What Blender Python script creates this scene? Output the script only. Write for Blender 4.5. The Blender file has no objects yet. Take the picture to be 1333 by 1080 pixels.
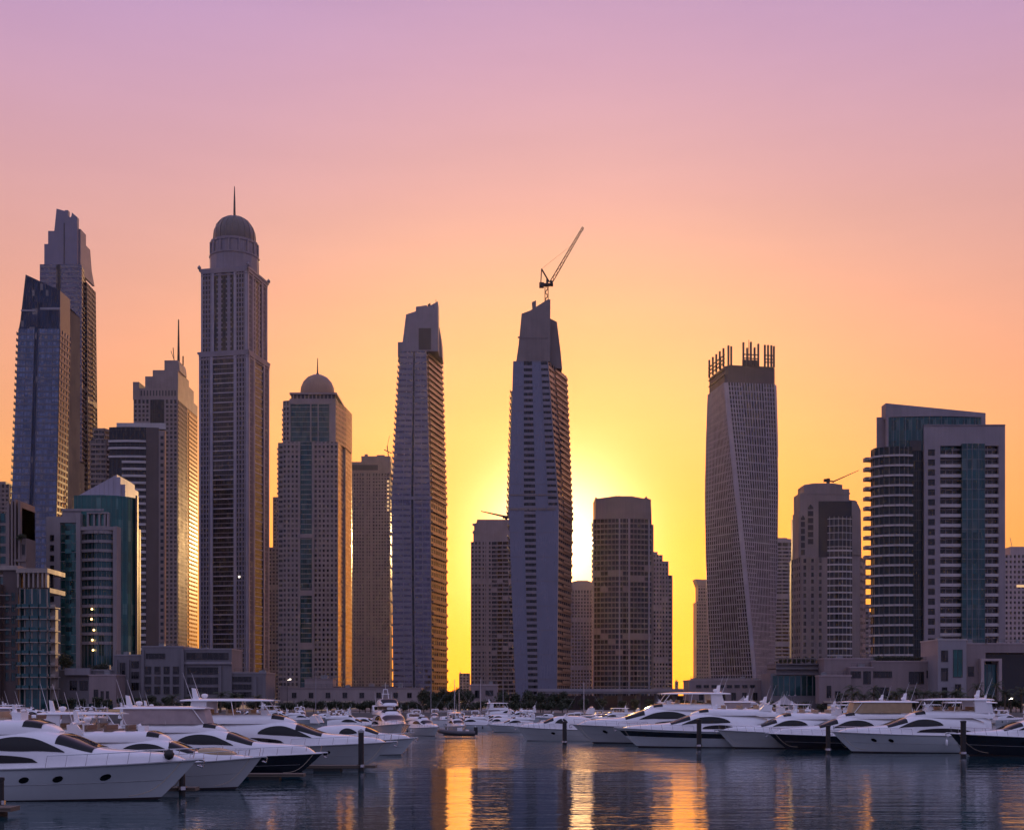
import bpy, bmesh, math, random
from mathutils import Vector, Matrix
R = math.radians
random.seed(7)
scn = bpy.context.scene
COL = scn.collection

# ------------------------------------------------------------ camera
F = 1609.0            # focal length in pixels of the 1333 px wide photograph
EYE = 5.5             # eye height over the water
HOR = 907.0           # pixel row of the horizon
cam = bpy.data.cameras.new('camera'); camo = bpy.data.objects.new('camera', cam); COL.objects.link(camo)
camo.location = (0, 0, EYE); camo.rotation_euler = (R(90), 0, 0)
cam.sensor_width = 36; cam.lens = 36 * F / 1333; cam.shift_y = (HOR - 540) / 1333
cam.clip_start = 0.5; cam.clip_end = 30000
scn.camera = camo

# ------------------------------------------------------------ sky and sun
SUN_AZ, SUN_EL = R(2.1), R(7.1)      # azimuth to the right of the view axis
SD = Vector((math.sin(SUN_AZ) * math.cos(SUN_EL), math.cos(SUN_AZ) * math.cos(SUN_EL), math.sin(SUN_EL)))
world = bpy.data.worlds.new('World'); scn.world = world; world.use_nodes = True
wt = world.node_tree; wt.nodes.clear()
class N:
    """small node helper"""
    def __init__(s, t): s.t = t
    def new(s, typ, **kw):
        n = s.t.nodes.new(typ)
        for k, v in kw.items():
            if hasattr(n, k): setattr(n, k, v)
        return n
    def put(s, sock, v):
        if isinstance(v, bpy.types.NodeSocket): s.t.links.new(v, sock)
        elif v is not None:
            if sock.type == 'RGBA' and len(v) == 3: v = (*v, 1)
            sock.default_value = v
    def m(s, op, a, b=None, c=None, clamp=False):
        n = s.new('ShaderNodeMath', operation=op, use_clamp=clamp)
        s.put(n.inputs[0], a); s.put(n.inputs[1], b)
        if c is not None: s.put(n.inputs[2], c)
        return n.outputs[0]
    def mix(s, f, a, b, typ='MIX'):
        n = s.new('ShaderNodeMix', data_type='RGBA', blend_type=typ)
        s.put(n.inputs[0], f); s.put(n.inputs[6], a); s.put(n.inputs[7], b); return n.outputs[2]
    def vm(s, op, a, b=None):
        n = s.new('ShaderNodeVectorMath', operation=op)
        s.put(n.inputs[0], a); s.put(n.inputs[1], b)
        return n.outputs['Value'] if op in ('DOT_PRODUCT', 'LENGTH') else n.outputs[0]
    def ramp(s, f, stops, interp='LINEAR'):
        n = s.new('ShaderNodeValToRGB'); cr = n.color_ramp; cr.interpolation = interp
        while len(cr.elements) < len(stops): cr.elements.new(0.5)
        for e, (p, c) in zip(cr.elements, stops): e.position = p; e.color = (*c, 1)
        s.put(n.inputs[0], f); return n.outputs[0]
    def mr(s, v, a, b, c=0.0, d=1.0, interp='LINEAR'):
        n = s.new('ShaderNodeMapRange', interpolation_type=interp)
        for k, q in enumerate((v, a, b, c, d)): s.put(n.inputs[k], q)
        return n.outputs[0]
def lin(r, g, b):
    f = lambda c: (c / 12.92 if c <= .04045 else ((c + .055) / 1.055) ** 2.4)
    return (f(r / 255), f(g / 255), f(b / 255))
n = N(wt)
tc = n.new('ShaderNodeTexCoord')
dirn = n.vm('NORMALIZE', tc.outputs['Generated'])
sep = n.new('ShaderNodeSeparateXYZ'); wt.links.new(dirn, sep.inputs[0])
elev = n.m('MULTIPLY', n.m('ARCSINE', sep.outputs[2]), 180 / math.pi / 90)      # 0..1 = horizon..zenith
ndeg = lambda d: d / 90
farc = n.ramp(elev, [(ndeg(0), lin(222, 142, 50)), (ndeg(5), lin(233, 156, 80)), (ndeg(10), lin(238, 166, 110)), (ndeg(15), lin(235, 166, 140)),
                     (ndeg(21), lin(218, 163, 165)), (ndeg(26), lin(201, 157, 186)), (ndeg(31), lin(180, 149, 200)),
                     (ndeg(48), lin(146, 132, 182)), (ndeg(90), lin(126, 124, 172))])
near = n.ramp(elev, [(ndeg(0), lin(252, 176, 0)), (ndeg(3), lin(254, 184, 4)), (ndeg(7), lin(255, 200, 44)), (ndeg(12), lin(254, 211, 112)),
                     (ndeg(17), lin(252, 198, 140)), (ndeg(22), lin(238, 178, 166)), (ndeg(27), lin(216, 166, 187)), (ndeg(32), lin(192, 156, 200)),
                     (ndeg(48), lin(146, 132, 182)), (ndeg(90), lin(126, 124, 172))])
az = n.m('ABSOLUTE', n.m('SUBTRACT', n.m('ARCTAN2', sep.outputs[0], sep.outputs[1]), SUN_AZ))
wn = n.m('EXPONENT', n.m('MULTIPLY', n.m('POWER', n.m('DIVIDE', az, R(15.2)), 1.9), -1.0))
front = n.mix(wn, farc, near)
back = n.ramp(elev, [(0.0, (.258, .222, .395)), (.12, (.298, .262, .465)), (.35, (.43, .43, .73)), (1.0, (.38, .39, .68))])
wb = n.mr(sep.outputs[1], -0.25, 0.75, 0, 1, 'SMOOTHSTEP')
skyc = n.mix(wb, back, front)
theta = n.m('MULTIPLY', n.m('ARCCOSINE', n.m('MINIMUM', n.vm('DOT_PRODUCT', dirn, tuple(SD)), 0.999999)), 180 / math.pi)
g1 = n.m('EXPONENT', n.m('MULTIPLY', n.m('POWER', n.m('DIVIDE', theta, 2.9), 2.0), -1.0))
g2 = n.m('EXPONENT', n.m('MULTIPLY', n.m('DIVIDE', theta, 5.0), -1.0))
skyc = n.mix(1.0, skyc, n.mix(n.m('MULTIPLY', g1, 1.0), (0, 0, 0), (2.6, 2.1, 1.25)), 'ADD')
skyc = n.mix(1.0, skyc, n.mix(n.m('MULTIPLY', g2, 1.0), (0, 0, 0), (.08, .05, .0)), 'ADD')
hot = n.m('MULTIPLY', n.m('MULTIPLY', wn, wb), n.m('EXPONENT', n.m('MULTIPLY', n.m('POWER', n.m('DIVIDE', elev, ndeg(16)), 4.0), -1.0)))
skyc = n.mix(1.0, skyc, n.mix(hot, (0, 0, 0), (1.3, .03, 0)), 'ADD')
lowg = n.m('MULTIPLY', hot, n.m('EXPONENT', n.m('MULTIPLY', n.m('POWER', n.m('DIVIDE', elev, ndeg(6)), 2.0), -1.0)))
skyc = n.mix(1.0, skyc, n.mix(lowg, (0, 0, 0), (.2, .16, 0)), 'ADD')      # the low sky by the sun is far brighter than the film can hold
cm = n.new('ShaderNodeMapping'); n.put(cm.inputs[0], dirn); cm.inputs['Scale'].default_value = (1.2, 1.2, 7); cn = n.new('ShaderNodeTexNoise'); n.put(cn.inputs['Vector'], cm.outputs[0]); cn.inputs['Scale'].default_value = 2.2; cn.inputs['Detail'].default_value = 6; cn.inputs['Roughness'].default_value = .6
veil = n.vm('SCALE', skyc); n.put(veil.node.inputs['Scale'], n.mr(cn.outputs[0], .25, .75, .955, 1.04)); skyc = veil      # thin dust layers
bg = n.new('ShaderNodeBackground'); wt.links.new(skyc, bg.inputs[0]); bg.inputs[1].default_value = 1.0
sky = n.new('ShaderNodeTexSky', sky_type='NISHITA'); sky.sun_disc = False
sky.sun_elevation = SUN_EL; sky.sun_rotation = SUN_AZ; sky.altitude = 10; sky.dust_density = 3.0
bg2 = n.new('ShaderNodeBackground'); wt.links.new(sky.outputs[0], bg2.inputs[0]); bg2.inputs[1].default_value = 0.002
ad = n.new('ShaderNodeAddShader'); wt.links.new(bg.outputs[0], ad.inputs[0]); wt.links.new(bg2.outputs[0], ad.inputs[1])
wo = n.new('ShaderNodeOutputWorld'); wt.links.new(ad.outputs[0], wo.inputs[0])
sun = bpy.data.lights.new('sun', 'SUN'); sun.energy = 2.8; sun.angle = R(0.55); sun.color = (1.0, .60, .24)
suno = bpy.data.objects.new('sun', sun); COL.objects.link(suno)
suno.rotation_euler = SD.to_track_quat('Z', 'Y').to_euler(); suno.location = (20, 0, 300)
scn.view_settings.view_transform = 'Standard'; scn.view_settings.look = 'None'
scn.view_settings.exposure = 0; scn.view_settings.gamma = 1; scn.view_settings.use_curve_mapping = False
scn.render.engine = 'CYCLES'
cy = scn.cycles
cy.max_bounces = 5; cy.diffuse_bounces = 2; cy.glossy_bounces = 3; cy.transmission_bounces = 3; cy.volume_bounces = 0
cy.use_denoising = True; cy.sample_clamp_indirect = 4

# ------------------------------------------------------------ materials
MATS = {}
def mat(name):
    m = bpy.data.materials.new(name); m.use_nodes = True; m.node_tree.nodes.clear()
    n = N(m.node_tree); out = n.new('ShaderNodeOutputMaterial'); b = n.new('ShaderNodeBsdfPrincipled')
    m.node_tree.links.new(b.outputs[0], out.inputs[0]); MATS[name] = m
    return m, n, b
def stone(name, col, rough=.55, var=.22, scale=.12, spec=.5, streak=True, metal=0.0):
    """mineral or painted surface: mottling, rain streaks, slight unevenness of gloss"""
    m, n, b = mat(name)
    tc = n.new('ShaderNodeTexCoord').outputs['Object']
    ns = n.new('ShaderNodeTexNoise'); n.put(ns.inputs['Vector'], tc); ns.inputs['Scale'].default_value = scale; ns.inputs['Detail'].default_value = 6
    mp = n.new('ShaderNodeMapping'); n.put(mp.inputs[0], tc); mp.inputs['Scale'].default_value = (1, 1, .05) if streak else (1, 1, 1)
    st = n.new('ShaderNodeTexNoise'); n.put(st.inputs['Vector'], mp.outputs[0]); st.inputs['Scale'].default_value = scale * 9; st.inputs['Detail'].default_value = 4
    f = n.m('ADD', n.m('MULTIPLY', ns.outputs[0], .6), n.m('MULTIPLY', st.outputs[0], .4))
    col = tuple(q * .84 for q in col)
    k = n.mr(f, .3, .7, 1 - var, 1 + var * .6)
    c = n.vm('SCALE', tuple(col)); 
    sc = c.node; n.put(sc.inputs['Scale'], k)
    n.put(b.inputs['Base Color'], c)
    n.put(b.inputs['Roughness'], n.mr(f, .3, .7, rough + .1, max(rough - .1, .02)))
    b.inputs['Specular IOR Level'].default_value = spec; b.inputs['Metallic'].default_value = metal
    return m
def glass(name, col, rough=.08, metal=.0, pane=(1.6, 3.6), blind=.25, blindcol=(.25, .22, .2), spec=.8, wob=.05):
    """facade glazing seen from outside: panes differ a little in tilt, gloss and what stands behind them"""
    m, n, b = mat(name)
    uv = n.new('ShaderNodeUVMap'); uv.uv_map = 'UVMap'
    sp = n.new('ShaderNodeSeparateXYZ'); n.put(sp.inputs[0], uv.outputs[0])
    cu = n.m('FLOOR', n.m('DIVIDE', sp.outputs[0], pane[0])); cv = n.m('FLOOR', n.m('DIVIDE', sp.outputs[1], pane[1]))
    cb = n.new('ShaderNodeCombineXYZ'); n.put(cb.inputs[0], cu); n.put(cb.inputs[1], cv)
    wn = n.new('ShaderNodeTexWhiteNoise', noise_dimensions='2D'); n.put(wn.inputs['Vector'], cb.outputs[0])
    r = wn.outputs['Value']
    isb = n.m('LESS_THAN', r, blind)
    c = n.vm('SCALE', tuple(col)); n.put(c.node.inputs['Scale'], n.mr(r, 0, 1, .7, 1.35))
    fr = n.m('GREATER_THAN', n.m('FRACT', n.m('DIVIDE', sp.outputs[0], pane[0])), .93)
    c = n.mix(n.m('MULTIPLY', isb, .55), c, blindcol); c = n.mix(fr, c, (.06, .055, .055))
    n.put(b.inputs['Base Color'], c)
    n.put(b.inputs['Roughness'], n.m('ADD', n.m('MULTIPLY', r, rough), n.m('MULTIPLY', fr, .3)))
    b.inputs['Metallic'].default_value = metal; b.inputs['Specular IOR Level'].default_value = spec
    g = n.new('ShaderNodeNewGeometry')
    nv = n.vm('NORMALIZE', n.vm('ADD', g.outputs['Normal'], n.vm('MULTIPLY', n.vm('SUBTRACT', wn.outputs['Color'], (.5, .5, .5)), (wob, wob, wob))))
    n.put(b.inputs['Normal'], nv)
    return m
def plain(name, col, rough=.4, metal=0, spec=.5, emit=None, es=0, coat=0, var=.14):
    m, n, b = mat(name)
    tc = n.new('ShaderNodeTexCoord').outputs['Object']
    ns = n.new('ShaderNodeTexNoise'); n.put(ns.inputs['Vector'], tc); ns.inputs['Scale'].default_value = 1.7; ns.inputs['Detail'].default_value = 5
    c = n.vm('SCALE', tuple(col)); n.put(c.node.inputs['Scale'], n.mr(ns.outputs[0], .3, .7, 1 - var, 1 + var * .7))
    n.put(b.inputs['Base Color'], c); n.put(b.inputs['Roughness'], n.mr(ns.outputs[0], .3, .7, rough * .8, rough * 1.2))
    b.inputs['Metallic'].default_value = metal; b.inputs['Specular IOR Level'].default_value = spec
    b.inputs['Coat Weight'].default_value = coat
    if emit: b.inputs['Emission Color'].default_value = (*emit, 1); b.inputs['Emission Strength'].default_value = es
    return m
beige = stone('beige_stone', (.34, .275, .265), .42)
beige_sunlit = stone('sunlit_side_cladding', (.48, .34, .25), .34, spec=.8, metal=.55)  # warm metallic tone given to right-hand sides so they look lit by the sun
pink = stone('rose_render', (.29, .225, .225), .5)
rose = stone('pale_rose_render', (.45, .35, .35), .5)
grey = stone('grey_concrete', (.19, .175, .19), .55)
lgrey = stone('pale_grey_panel', (.31, .285, .31), .4)
mauve = stone('mauve_aluminium_panel', (.215, .185, .22), .34, spec=.7)
brown = stone('dark_brown_stone', (.10, .07, .065), .4)
brown2 = stone('warm_brown_stone', (.24, .185, .17), .4)
cream = stone('cream_render', (.36, .30, .26), .5)
whiteb = stone('white_balcony_concrete', (.52, .47, .46), .5)
darkm = stone('dark_metal', (.05, .045, .05), .45, spec=.5)
domem = stone('bronze_dome_cladding', (.30, .17, .11), .35, spec=.6)
roofm = stone('roof_gravel', (.17, .15, .14), .8, streak=False)
gl_dark = glass('dark_glazing', (.007, .009, .014), .08, spec=.45, blind=.14, blindcol=(.07, .06, .06))
gl_brown = glass('bronze_glazing', (.014, .010, .012), .1, spec=.5, blind=.3, blindcol=(.17, .14, .13))
gl_blue = glass('blue_reflective_glazing', (.10, .125, .19), .12, metal=.85, blind=.1, pane=(2.0, 3.6))
gl_navy = glass('deep_blue_glazing', (.022, .032, .058), .08, metal=.8, blind=.05)
gl_teal = glass('teal_glazing', (.014, .085, .08), .1, metal=.55, blind=.12, blindcol=(.12, .25, .22))
gl_dteal = glass('dark_teal_glazing', (.007, .055, .062), .1, metal=.5, blind=.08, blindcol=(.08, .14, .14))
gl_mauve = glass('mauve_glazing', (.11, .10, .14), .2, metal=.7, blind=.1)
lamp_warm = plain('lit_lamp', (.9, .8, .6), emit=(1, .55, .2), es=5)
lamp_white = plain('white_lit_lamp', (.9, .9, .85), emit=(1, .88, .7), es=4)
slit = plain('lit_window', (.9, .6, .3), emit=(1, .6, .25), es=.7)
crane_m = plain('crane_steel', (.03, .025, .025), .6)

# ------------------------------------------------------------ mesh helpers
def lerp(a, b, t): return tuple(x + (y - x) * t for x, y in zip(a, b))
class MB:
    def __init__(s): s.v = []; s.f = []; s.m = []; s.uv = []
    def face(s, pts, mi=0, uv=None):
        i = len(s.v); s.v += [tuple(p) for p in pts]; s.f.append(tuple(range(i, i + len(pts)))); s.m.append(mi); s.uv.append(uv)
    def hexa(s, c, mi=0, skip=()):
        """8 corners: bottom 4 (ccw) then top 4"""
        for k, q in enumerate(((0, 1, 5, 4), (1, 2, 6, 5), (2, 3, 7, 6), (3, 0, 4, 7), (4, 5, 6, 7), (3, 2, 1, 0))):
            if k not in skip: s.face([c[j] for j in q], mi)
    def box(s, x0, x1, y0, y1, z0, z1, mi=0):
        s.hexa([(x0, y0, z0), (x1, y0, z0), (x1, y1, z0), (x0, y1, z0), (x0, y0, z1), (x1, y0, z1), (x1, y1, z1), (x0, y1, z1)], mi)
    def ext(s, poly, f0, f1, mi=0):
        """extrude a 2-d polygon between two mappings"""
        a = [f0(p) for p in poly]; b = [f1(p) for p in poly]; k = len(poly)
        s.face(a, mi, [(p[0], p[1]) for p in poly]); s.face(b[::-1], mi, [(p[0], p[1]) for p in poly[::-1]])
        for i in range(k):
            j = (i + 1) % k; s.face([a[j], a[i], b[i], b[j]], mi)
    def xz(s, poly, y0, y1, mi=0): s.ext(poly, lambda p: (p[0], y0, p[1]), lambda p: (p[0], y1, p[1]), mi)
    def yz(s, poly, x0, x1, mi=0): s.ext(poly, lambda p: (x0, p[0], p[1]), lambda p: (x1, p[0], p[1]), mi)
    def xy(s, poly, z0, z1, mi=0): s.ext(poly, lambda p: (p[0], p[1], z1), lambda p: (p[0], p[1], z0), mi)
    def grid(s, rows, mi=0, close=False):
        """shared-vertex sheet from rows of points"""
        i0 = len(s.v); nr = len(rows); nc = len(rows[0])
        for r in rows: s.v += [tuple(p) for p in r]
        for i in range(nr - 1):
            for j in range(nc if close else nc - 1):
                k = (j + 1) % nc
                s.f.append((i0 + i * nc + j, i0 + i * nc + k, i0 + (i + 1) * nc + k, i0 + (i + 1) * nc + j))
                s.m.append(mi[i] if isinstance(mi, (list, tuple)) else mi); s.uv.append(None)
    def tube(s, pts, r, n=6, mi=0, cap=True):
        pts = [Vector(p) for p in pts]; rows = []
        for i, p in enumerate(pts):
            d = (pts[min(i + 1, len(pts) - 1)] - pts[max(i - 1, 0)]).normalized()
            a = d.cross(Vector((0, 0, 1)) if abs(d.z) < .9 else Vector((1, 0, 0))).normalized(); b = d.cross(a)
            rr = r[i] if isinstance(r, (list, tuple)) else r
            rows.append([p + (a * math.cos(t) + b * math.sin(t)) * rr for t in [2 * math.pi * k / n for k in range(n)]])
        s.grid(rows, mi, True)
        if cap: s.face(rows[0], mi); s.face(rows[-1][::-1], mi)
    def bar(s, a, b, w, mi=0): s.tube([a, b], w * .7, 4, mi)
    def lathe(s, prof, cx=0, cy=0, n=24, mi=0, sx=1, sy=1):
        s.grid([[(cx + r * sx * math.cos(2 * math.pi * k / n), cy + r * sy * math.sin(2 * math.pi * k / n), z) for k in range(n)] for r, z in prof], mi, True)
    def mesh(s, name, mats, smooth=False):
        me = bpy.data.meshes.new(name); me.from_pydata(s.v, [], s.f)
        for m in (mats if isinstance(mats, (list, tuple)) else [mats]): me.materials.append(m)
        me.polygons.foreach_set('material_index', s.m)
        if any(u is not None for u in s.uv):
            l = me.uv_layers.new(name='UVMap'); d = []
            for f, u in zip(s.f, s.uv):
                for k in range(len(f)): d += (u[k] if u is not None else (0, 0))
            l.data.foreach_set('uv', d)
        if smooth: me.polygons.foreach_set('use_smooth', [True] * len(s.f))
        me.update(); return me
def link(name, me, parent=None, loc=None):
    o = bpy.data.objects.new(name, me); COL.objects.link(o)
    if parent is not None: o.parent = parent
    if loc is not None: o.location = loc
    return o
def build(name, mb, mats, parent=None, smooth=False, loc=None): return link(name, mb.mesh(name, mats, smooth), parent, loc)
def tag(o, label=None, cat=None, group=None, kind=None):
    if label: o['label'] = label
    if cat: o['category'] = cat
    if group: o['group'] = group
    if kind: o['kind'] = kind
    return o
def empty(name, loc, rz=0):
    o = bpy.data.objects.new(name, None); COL.objects.link(o); o.location = loc; o.rotation_euler = (0, 0, R(rz)); o.empty_display_size = .5
    return o
def copy_tree(o, parent=None):
    c = o.copy(); COL.objects.link(c); c.parent = parent
    for ch in list(o.children): copy_tree(ch, c)
    return c
def WX(px, Y): return (px - 666.5) / F * Y
def WZ(py, Y): return EYE + (HOR - py) / F * Y

class Fc:
    """a facade: plan line b0-b1 at z0, t0-t1 at z1; outward is to the right of the walk"""
    def __init__(s, b0, b1, z0, z1, t0=None, t1=None):
        s.b0, s.b1, s.t0, s.t1, s.z0, s.z1 = b0, b1, t0 or b0, t1 or b1, z0, z1
        s.L = math.hypot(b1[0] - b0[0], b1[1] - b0[1])
    def P(s, u, z, d=0):
        v = (z - s.z0) / (s.z1 - s.z0); A = lerp(s.b0, s.t0, v); B = lerp(s.b1, s.t1, v)
        dx, dy = B[0] - A[0], B[1] - A[1]; l = math.hypot(dx, dy) or 1
        p = lerp(A, B, u); return (p[0] + dy / l * d, p[1] - dx / l * d, z)
    def pane(s, mb, u0=0, u1=1, z0=None, z1=None, d=0, mi=0):
        z0 = s.z0 if z0 is None else z0; z1 = s.z1 if z1 is None else z1
        mb.face([s.P(u0, z0, d), s.P(u1, z0, d), s.P(u1, z1, d), s.P(u0, z1, d)], mi,
                [(u0 * s.L, z0), (u1 * s.L, z0), (u1 * s.L, z1), (u0 * s.L, z1)])
    def bar(s, mb, u0, u1, z0, z1, d1, d0=-.05, mi=0, back=False):
        mb.hexa([s.P(u0, z0, d1), s.P(u1, z0, d1), s.P(u1, z0, d0), s.P(u0, z0, d0),
                 s.P(u0, z1, d1), s.P(u1, z1, d1), s.P(u1, z1, d0), s.P(u0, z1, d0)], mi, () if back else (2,))
def bands(f, mb, fh, t, d, u0=0, u1=1, z0=None, z1=None, mi=0, off=0):
    z0 = f.z0 if z0 is None else z0; z1 = f.z1 if z1 is None else z1
    z = z0 + off
    while z + t <= z1 + 1e-6: f.bar(mb, u0, u1, z, z + t, d, mi=mi); z += fh
def piers(f, mb, us, w, d, z0=None, z1=None, mi=0):
    z0 = f.z0 if z0 is None else z0; z1 = f.z1 if z1 is None else z1
    h = w / f.L / 2
    for u in us: f.bar(mb, max(u - h, 0), min(u + h, 1), z0, z1, d, mi=mi)
def grid_facade(f, G, W, fh=3.5, bay=3.2, t=1.1, w=.7, bd=.25, pd=.4, u0=0, u1=1, z0=None, z1=None, gm=0, wm=0, ends=True):
    f.pane(G, u0, u1, z0, z1, mi=gm)
    bands(f, W, fh, t, bd, u0, u1, z0, z1, wm)
    k = max(1, round((u1 - u0) * f.L / bay))
    us = [u0 + (u1 - u0) * i / k for i in range(k + 1)]
    piers(f, W, us if ends else us[1:-1], w, pd, z0, z1, wm)

class T:
    """a building: an Empty at the foot of its front face, parts gathered by name"""
    def __init__(s, name, label, cat, cx, Y, rot=0, group=None, z0=1.5):
        s.root = empty(name, (WX(cx, Y), Y, z0), rot); tag(s.root, label, cat, group)
        s.k = Y / F; s.cx = cx; s.g = z0; s.parts = {}; s.Y = Y
    def x(s, px): return (px - s.cx) * s.k
    def xd(s, px, y): return (px - 666.5) / F * (s.Y + y) - (s.cx - 666.5) * s.k      # same column, y metres deeper
    def zd(s, py, y): return (HOR - py) / F * (s.Y + y) + EYE - s.g
    def z(s, py): return (HOR - py) * s.k + EYE - s.g
    def mb(s, name, mats, key=None, smooth=False):
        key = key or name
        if key not in s.parts: s.parts[key] = (name, MB(), mats, smooth)
        return s.parts[key][1]
    def poly(s, pts): return [(s.x(a), s.z(b)) for a, b in pts]
    def done(s):
        for name, mb, mats, sm in s.parts.values():
            if mb.f: build(name, mb, mats, s.root, sm)
    def sub(s, name, mb, mats, loc=None, parent=None, smooth=False): return build(name, mb, mats, parent or s.root, smooth, loc)
def ring(pts):
    return [(pts[i], pts[(i + 1) % len(pts)]) for i in range(len(pts))]
def rect(x0, x1, d, y0=0): return [(x0, y0), (x1, y0), (x1, y0 + d), (x0, y0 + d)]
rbody = random.Random(3)
def body(_b, pts, z0, z1, G, W, top=None, styles=None, roof=True, **kw):
    """glazed block on a plan polygon (ccw); styles[i] overrides grid_facade arguments of side i, None leaves plain wall"""
    tp = top or pts; k = len(pts); fs = []
    for i in range(k):
        j = (i + 1) % k
        f = Fc(pts[i], pts[j], z0, z1, tp[i], tp[j]); fs.append(f)
        st = (styles or {}).get(i, {})
        if st is None: f.pane(W)
        elif st != 'skip':
            kk = {**kw, **st}; grid_facade(f, G, W, **kk)
            fh, wm = kk.get('fh', 3.5), kk.get('wm', 0)
            if z1 - z0 > 110 and kk.get('bd', .25) > .1:      # plant storeys and stacks of balconies break the grid
                for q in (rbody.uniform(.28, .4), rbody.uniform(.62, .75)):
                    zz = z0 + int((z1 - z0) * q / fh) * fh; f.bar(W, 0, 1, zz, zz + fh * 1.2, kk.get('bd', .25) + .12, mi=wm)
                if f.L > 16:
                    nb_ = max(3, round(f.L / kk.get('bay', 3.2)))
                    for bi in rbody.sample(range(nb_), 2 if nb_ > 6 else 1):
                        za, zb = z0 + fh * rbody.randint(2, 7), z1 - fh * rbody.randint(1, 8)
                        za = z0 + int((za - z0) / fh) * fh
                        bands(f, W, fh, 1.25, 1.0, bi / nb_ + .01, (bi + 1) / nb_ - .01, za, zb, wm)
    if roof: W.face([(p[0], p[1], z1) for p in tp])
    return fs
def balconies(t, f, zs, u0, u1, depth, mats, th=.25, rail=1.0, over=0.0):
    """one slab with a parapet per storey, each a part of its own"""
    for z in zs:
        mb = MB(); o = over / f.L
        f.bar(mb, u0 - o, u1 + o, z, z + th, depth, d0=-.1, back=True)
        f.bar(mb, u0 - o, u1 + o, z + th, z + th + rail, depth - .02, d0=depth - .17, back=True)
        t.sub('balcony', mb, mats)
def frange(a, b, s):
    out = []
    while a < b: out.append(a); a += s
    return out

# ------------------------------------------------------------ water, ground, quay
QY = 300.0
def water_mat():
    m, n, b = mat('marina_water')
    tc = n.new('ShaderNodeTexCoord').outputs['Object']
    sp = n.new('ShaderNodeSeparateXYZ'); n.put(sp.inputs[0], tc)
    def noise(sx, sy, detail, dist=0):
        mp = n.new('ShaderNodeMapping'); n.put(mp.inputs[0], tc); mp.inputs['Scale'].default_value = (sx, sy, 1)
        k = n.new('ShaderNodeTexNoise'); n.put(k.inputs['Vector'], mp.outputs[0]); k.inputs['Scale'].default_value = 1
        k.inputs['Detail'].default_value = detail; k.inputs['Distortion'].default_value = dist; return k.outputs[0]
    a = noise(.20, .75, 3, .5); c = noise(1.6, 4.2, 2); swell = noise(.10, .22, 2)
    # a breeze ruffles the open basin between the two rows of boats; the water by the camera lies calm
    wob = noise(.05, .03, 2)
    yy = n.m('ADD', sp.outputs[1], n.m('MULTIPLY', n.m('SUBTRACT', wob, .5), 14))
    ruff = n.m('MULTIPLY', n.mr(yy, 91, 99, 0, 1, 'SMOOTHSTEP'), n.mr(yy, 168, 182, 1, .35, 'SMOOTHSTEP'))
    edge = n.m('ADD', sp.outputs[0], n.m('MULTIPLY', n.m('SUBTRACT', noise(.03, .12, 3), .5), 12))
    ruff = n.m('MULTIPLY', ruff, n.m('MULTIPLY', n.mr(edge, -14, -8, 0, 1, 'SMOOTHSTEP'), n.mr(edge, 8, 17, 1, 0, 'SMOOTHSTEP')))
    h = n.m('ADD', n.m('MULTIPLY', a, 1.25), n.m('MULTIPLY', c, .34))
    h = n.m('ADD', n.m('MULTIPLY', h, n.m('ADD', .030, n.m('MULTIPLY', ruff, .105))), n.m('MULTIPLY', swell, .05))
    bp = n.new('ShaderNodeBump'); n.put(bp.inputs['Height'], h); bp.inputs['Strength'].default_value = 1; bp.inputs['Distance'].default_value = 1.0
    n.put(b.inputs['Normal'], bp.outputs[0])
    b.inputs['Base Color'].default_value = (.006, .042, .055, 1); b.inputs['Roughness'].default_value = .03
    b.inputs['IOR'].default_value = 1.5; b.inputs['Specular IOR Level'].default_value = .5
    return m
mb = MB(); mb.face([(-4000, -400, 0), (4000, -400, 0), (4000, QY, 0), (-4000, QY, 0)])
tag(build('water', mb, water_mat()), kind='structure')
gm = stone('city_ground', (.20, .17, .15), .8, .35, .02, streak=False)
mb = MB(); mb.face([(-4000, QY + .6, 1.5), (4000, QY + .6, 1.5), (4000, 5000, 1.5), (-4000, 5000, 1.5)])
tag(build('ground', mb, gm), kind='structure')
mb = MB(); mb.box(-4000, 4000, QY, QY + .6, -1, 1.75)
for k in range(-60, 61): mb.box(k * 6 - .2, k * 6 + .2, QY - .12, QY, -1, 1.55)
tag(build('quay_wall', mb, stone('quay_concrete', (.26, .22, .2), .7)), 'long low concrete quay wall along the far side of the basin', 'quay wall', kind='structure')

# ------------------------------------------------------------ towers, left to right
# blue glass tower with a slanted screen on top
t = T('glass_tower', 'blue glass tower with slanted dark glass top and stepped balcony edge at far left', 'tower', 45, 720)
X, Z = t.x, t.z
G = t.mb('glazing', [gl_blue, gl_navy]); W = t.mb('spandrel', [stone('navy_panel', (.095, .105, .155), .3, spec=.7), gl_navy])
d = 17
bl = [(X(5), 0), (X(68), 0), (X(68), d), (X(5), d)]; tl = [(X(24), 0), (X(78), 0), (X(78), d), (X(24), d)]
fr = Fc(bl[0], bl[1], 0, Z(428), tl[0], tl[1])
grid_facade(fr, G, W, 3.7, 5, 1.25, .25, .16, .1, 0, .39); grid_facade(fr, G, W, 3.7, 5, 1.25, .25, .16, .1, .5, 1)
fr.pane(G, .39, .5, mi=1); piers(fr, W, [.39, .5], .5, .3)
sd = Fc(bl[1], bl[2], 0, Z(428), tl[1], tl[2]); grid_facade(sd, G, W, 3.7, 4, 1.3, .6, .3, .3, gm=0)
bk = Fc(bl[2], bl[3], 0, Z(428), tl[2], tl[3]); bk.pane(W)
lf = Fc(bl[3], bl[0], 0, Z(428), tl[3], tl[0]); lf.pane(G, mi=1)
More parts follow.
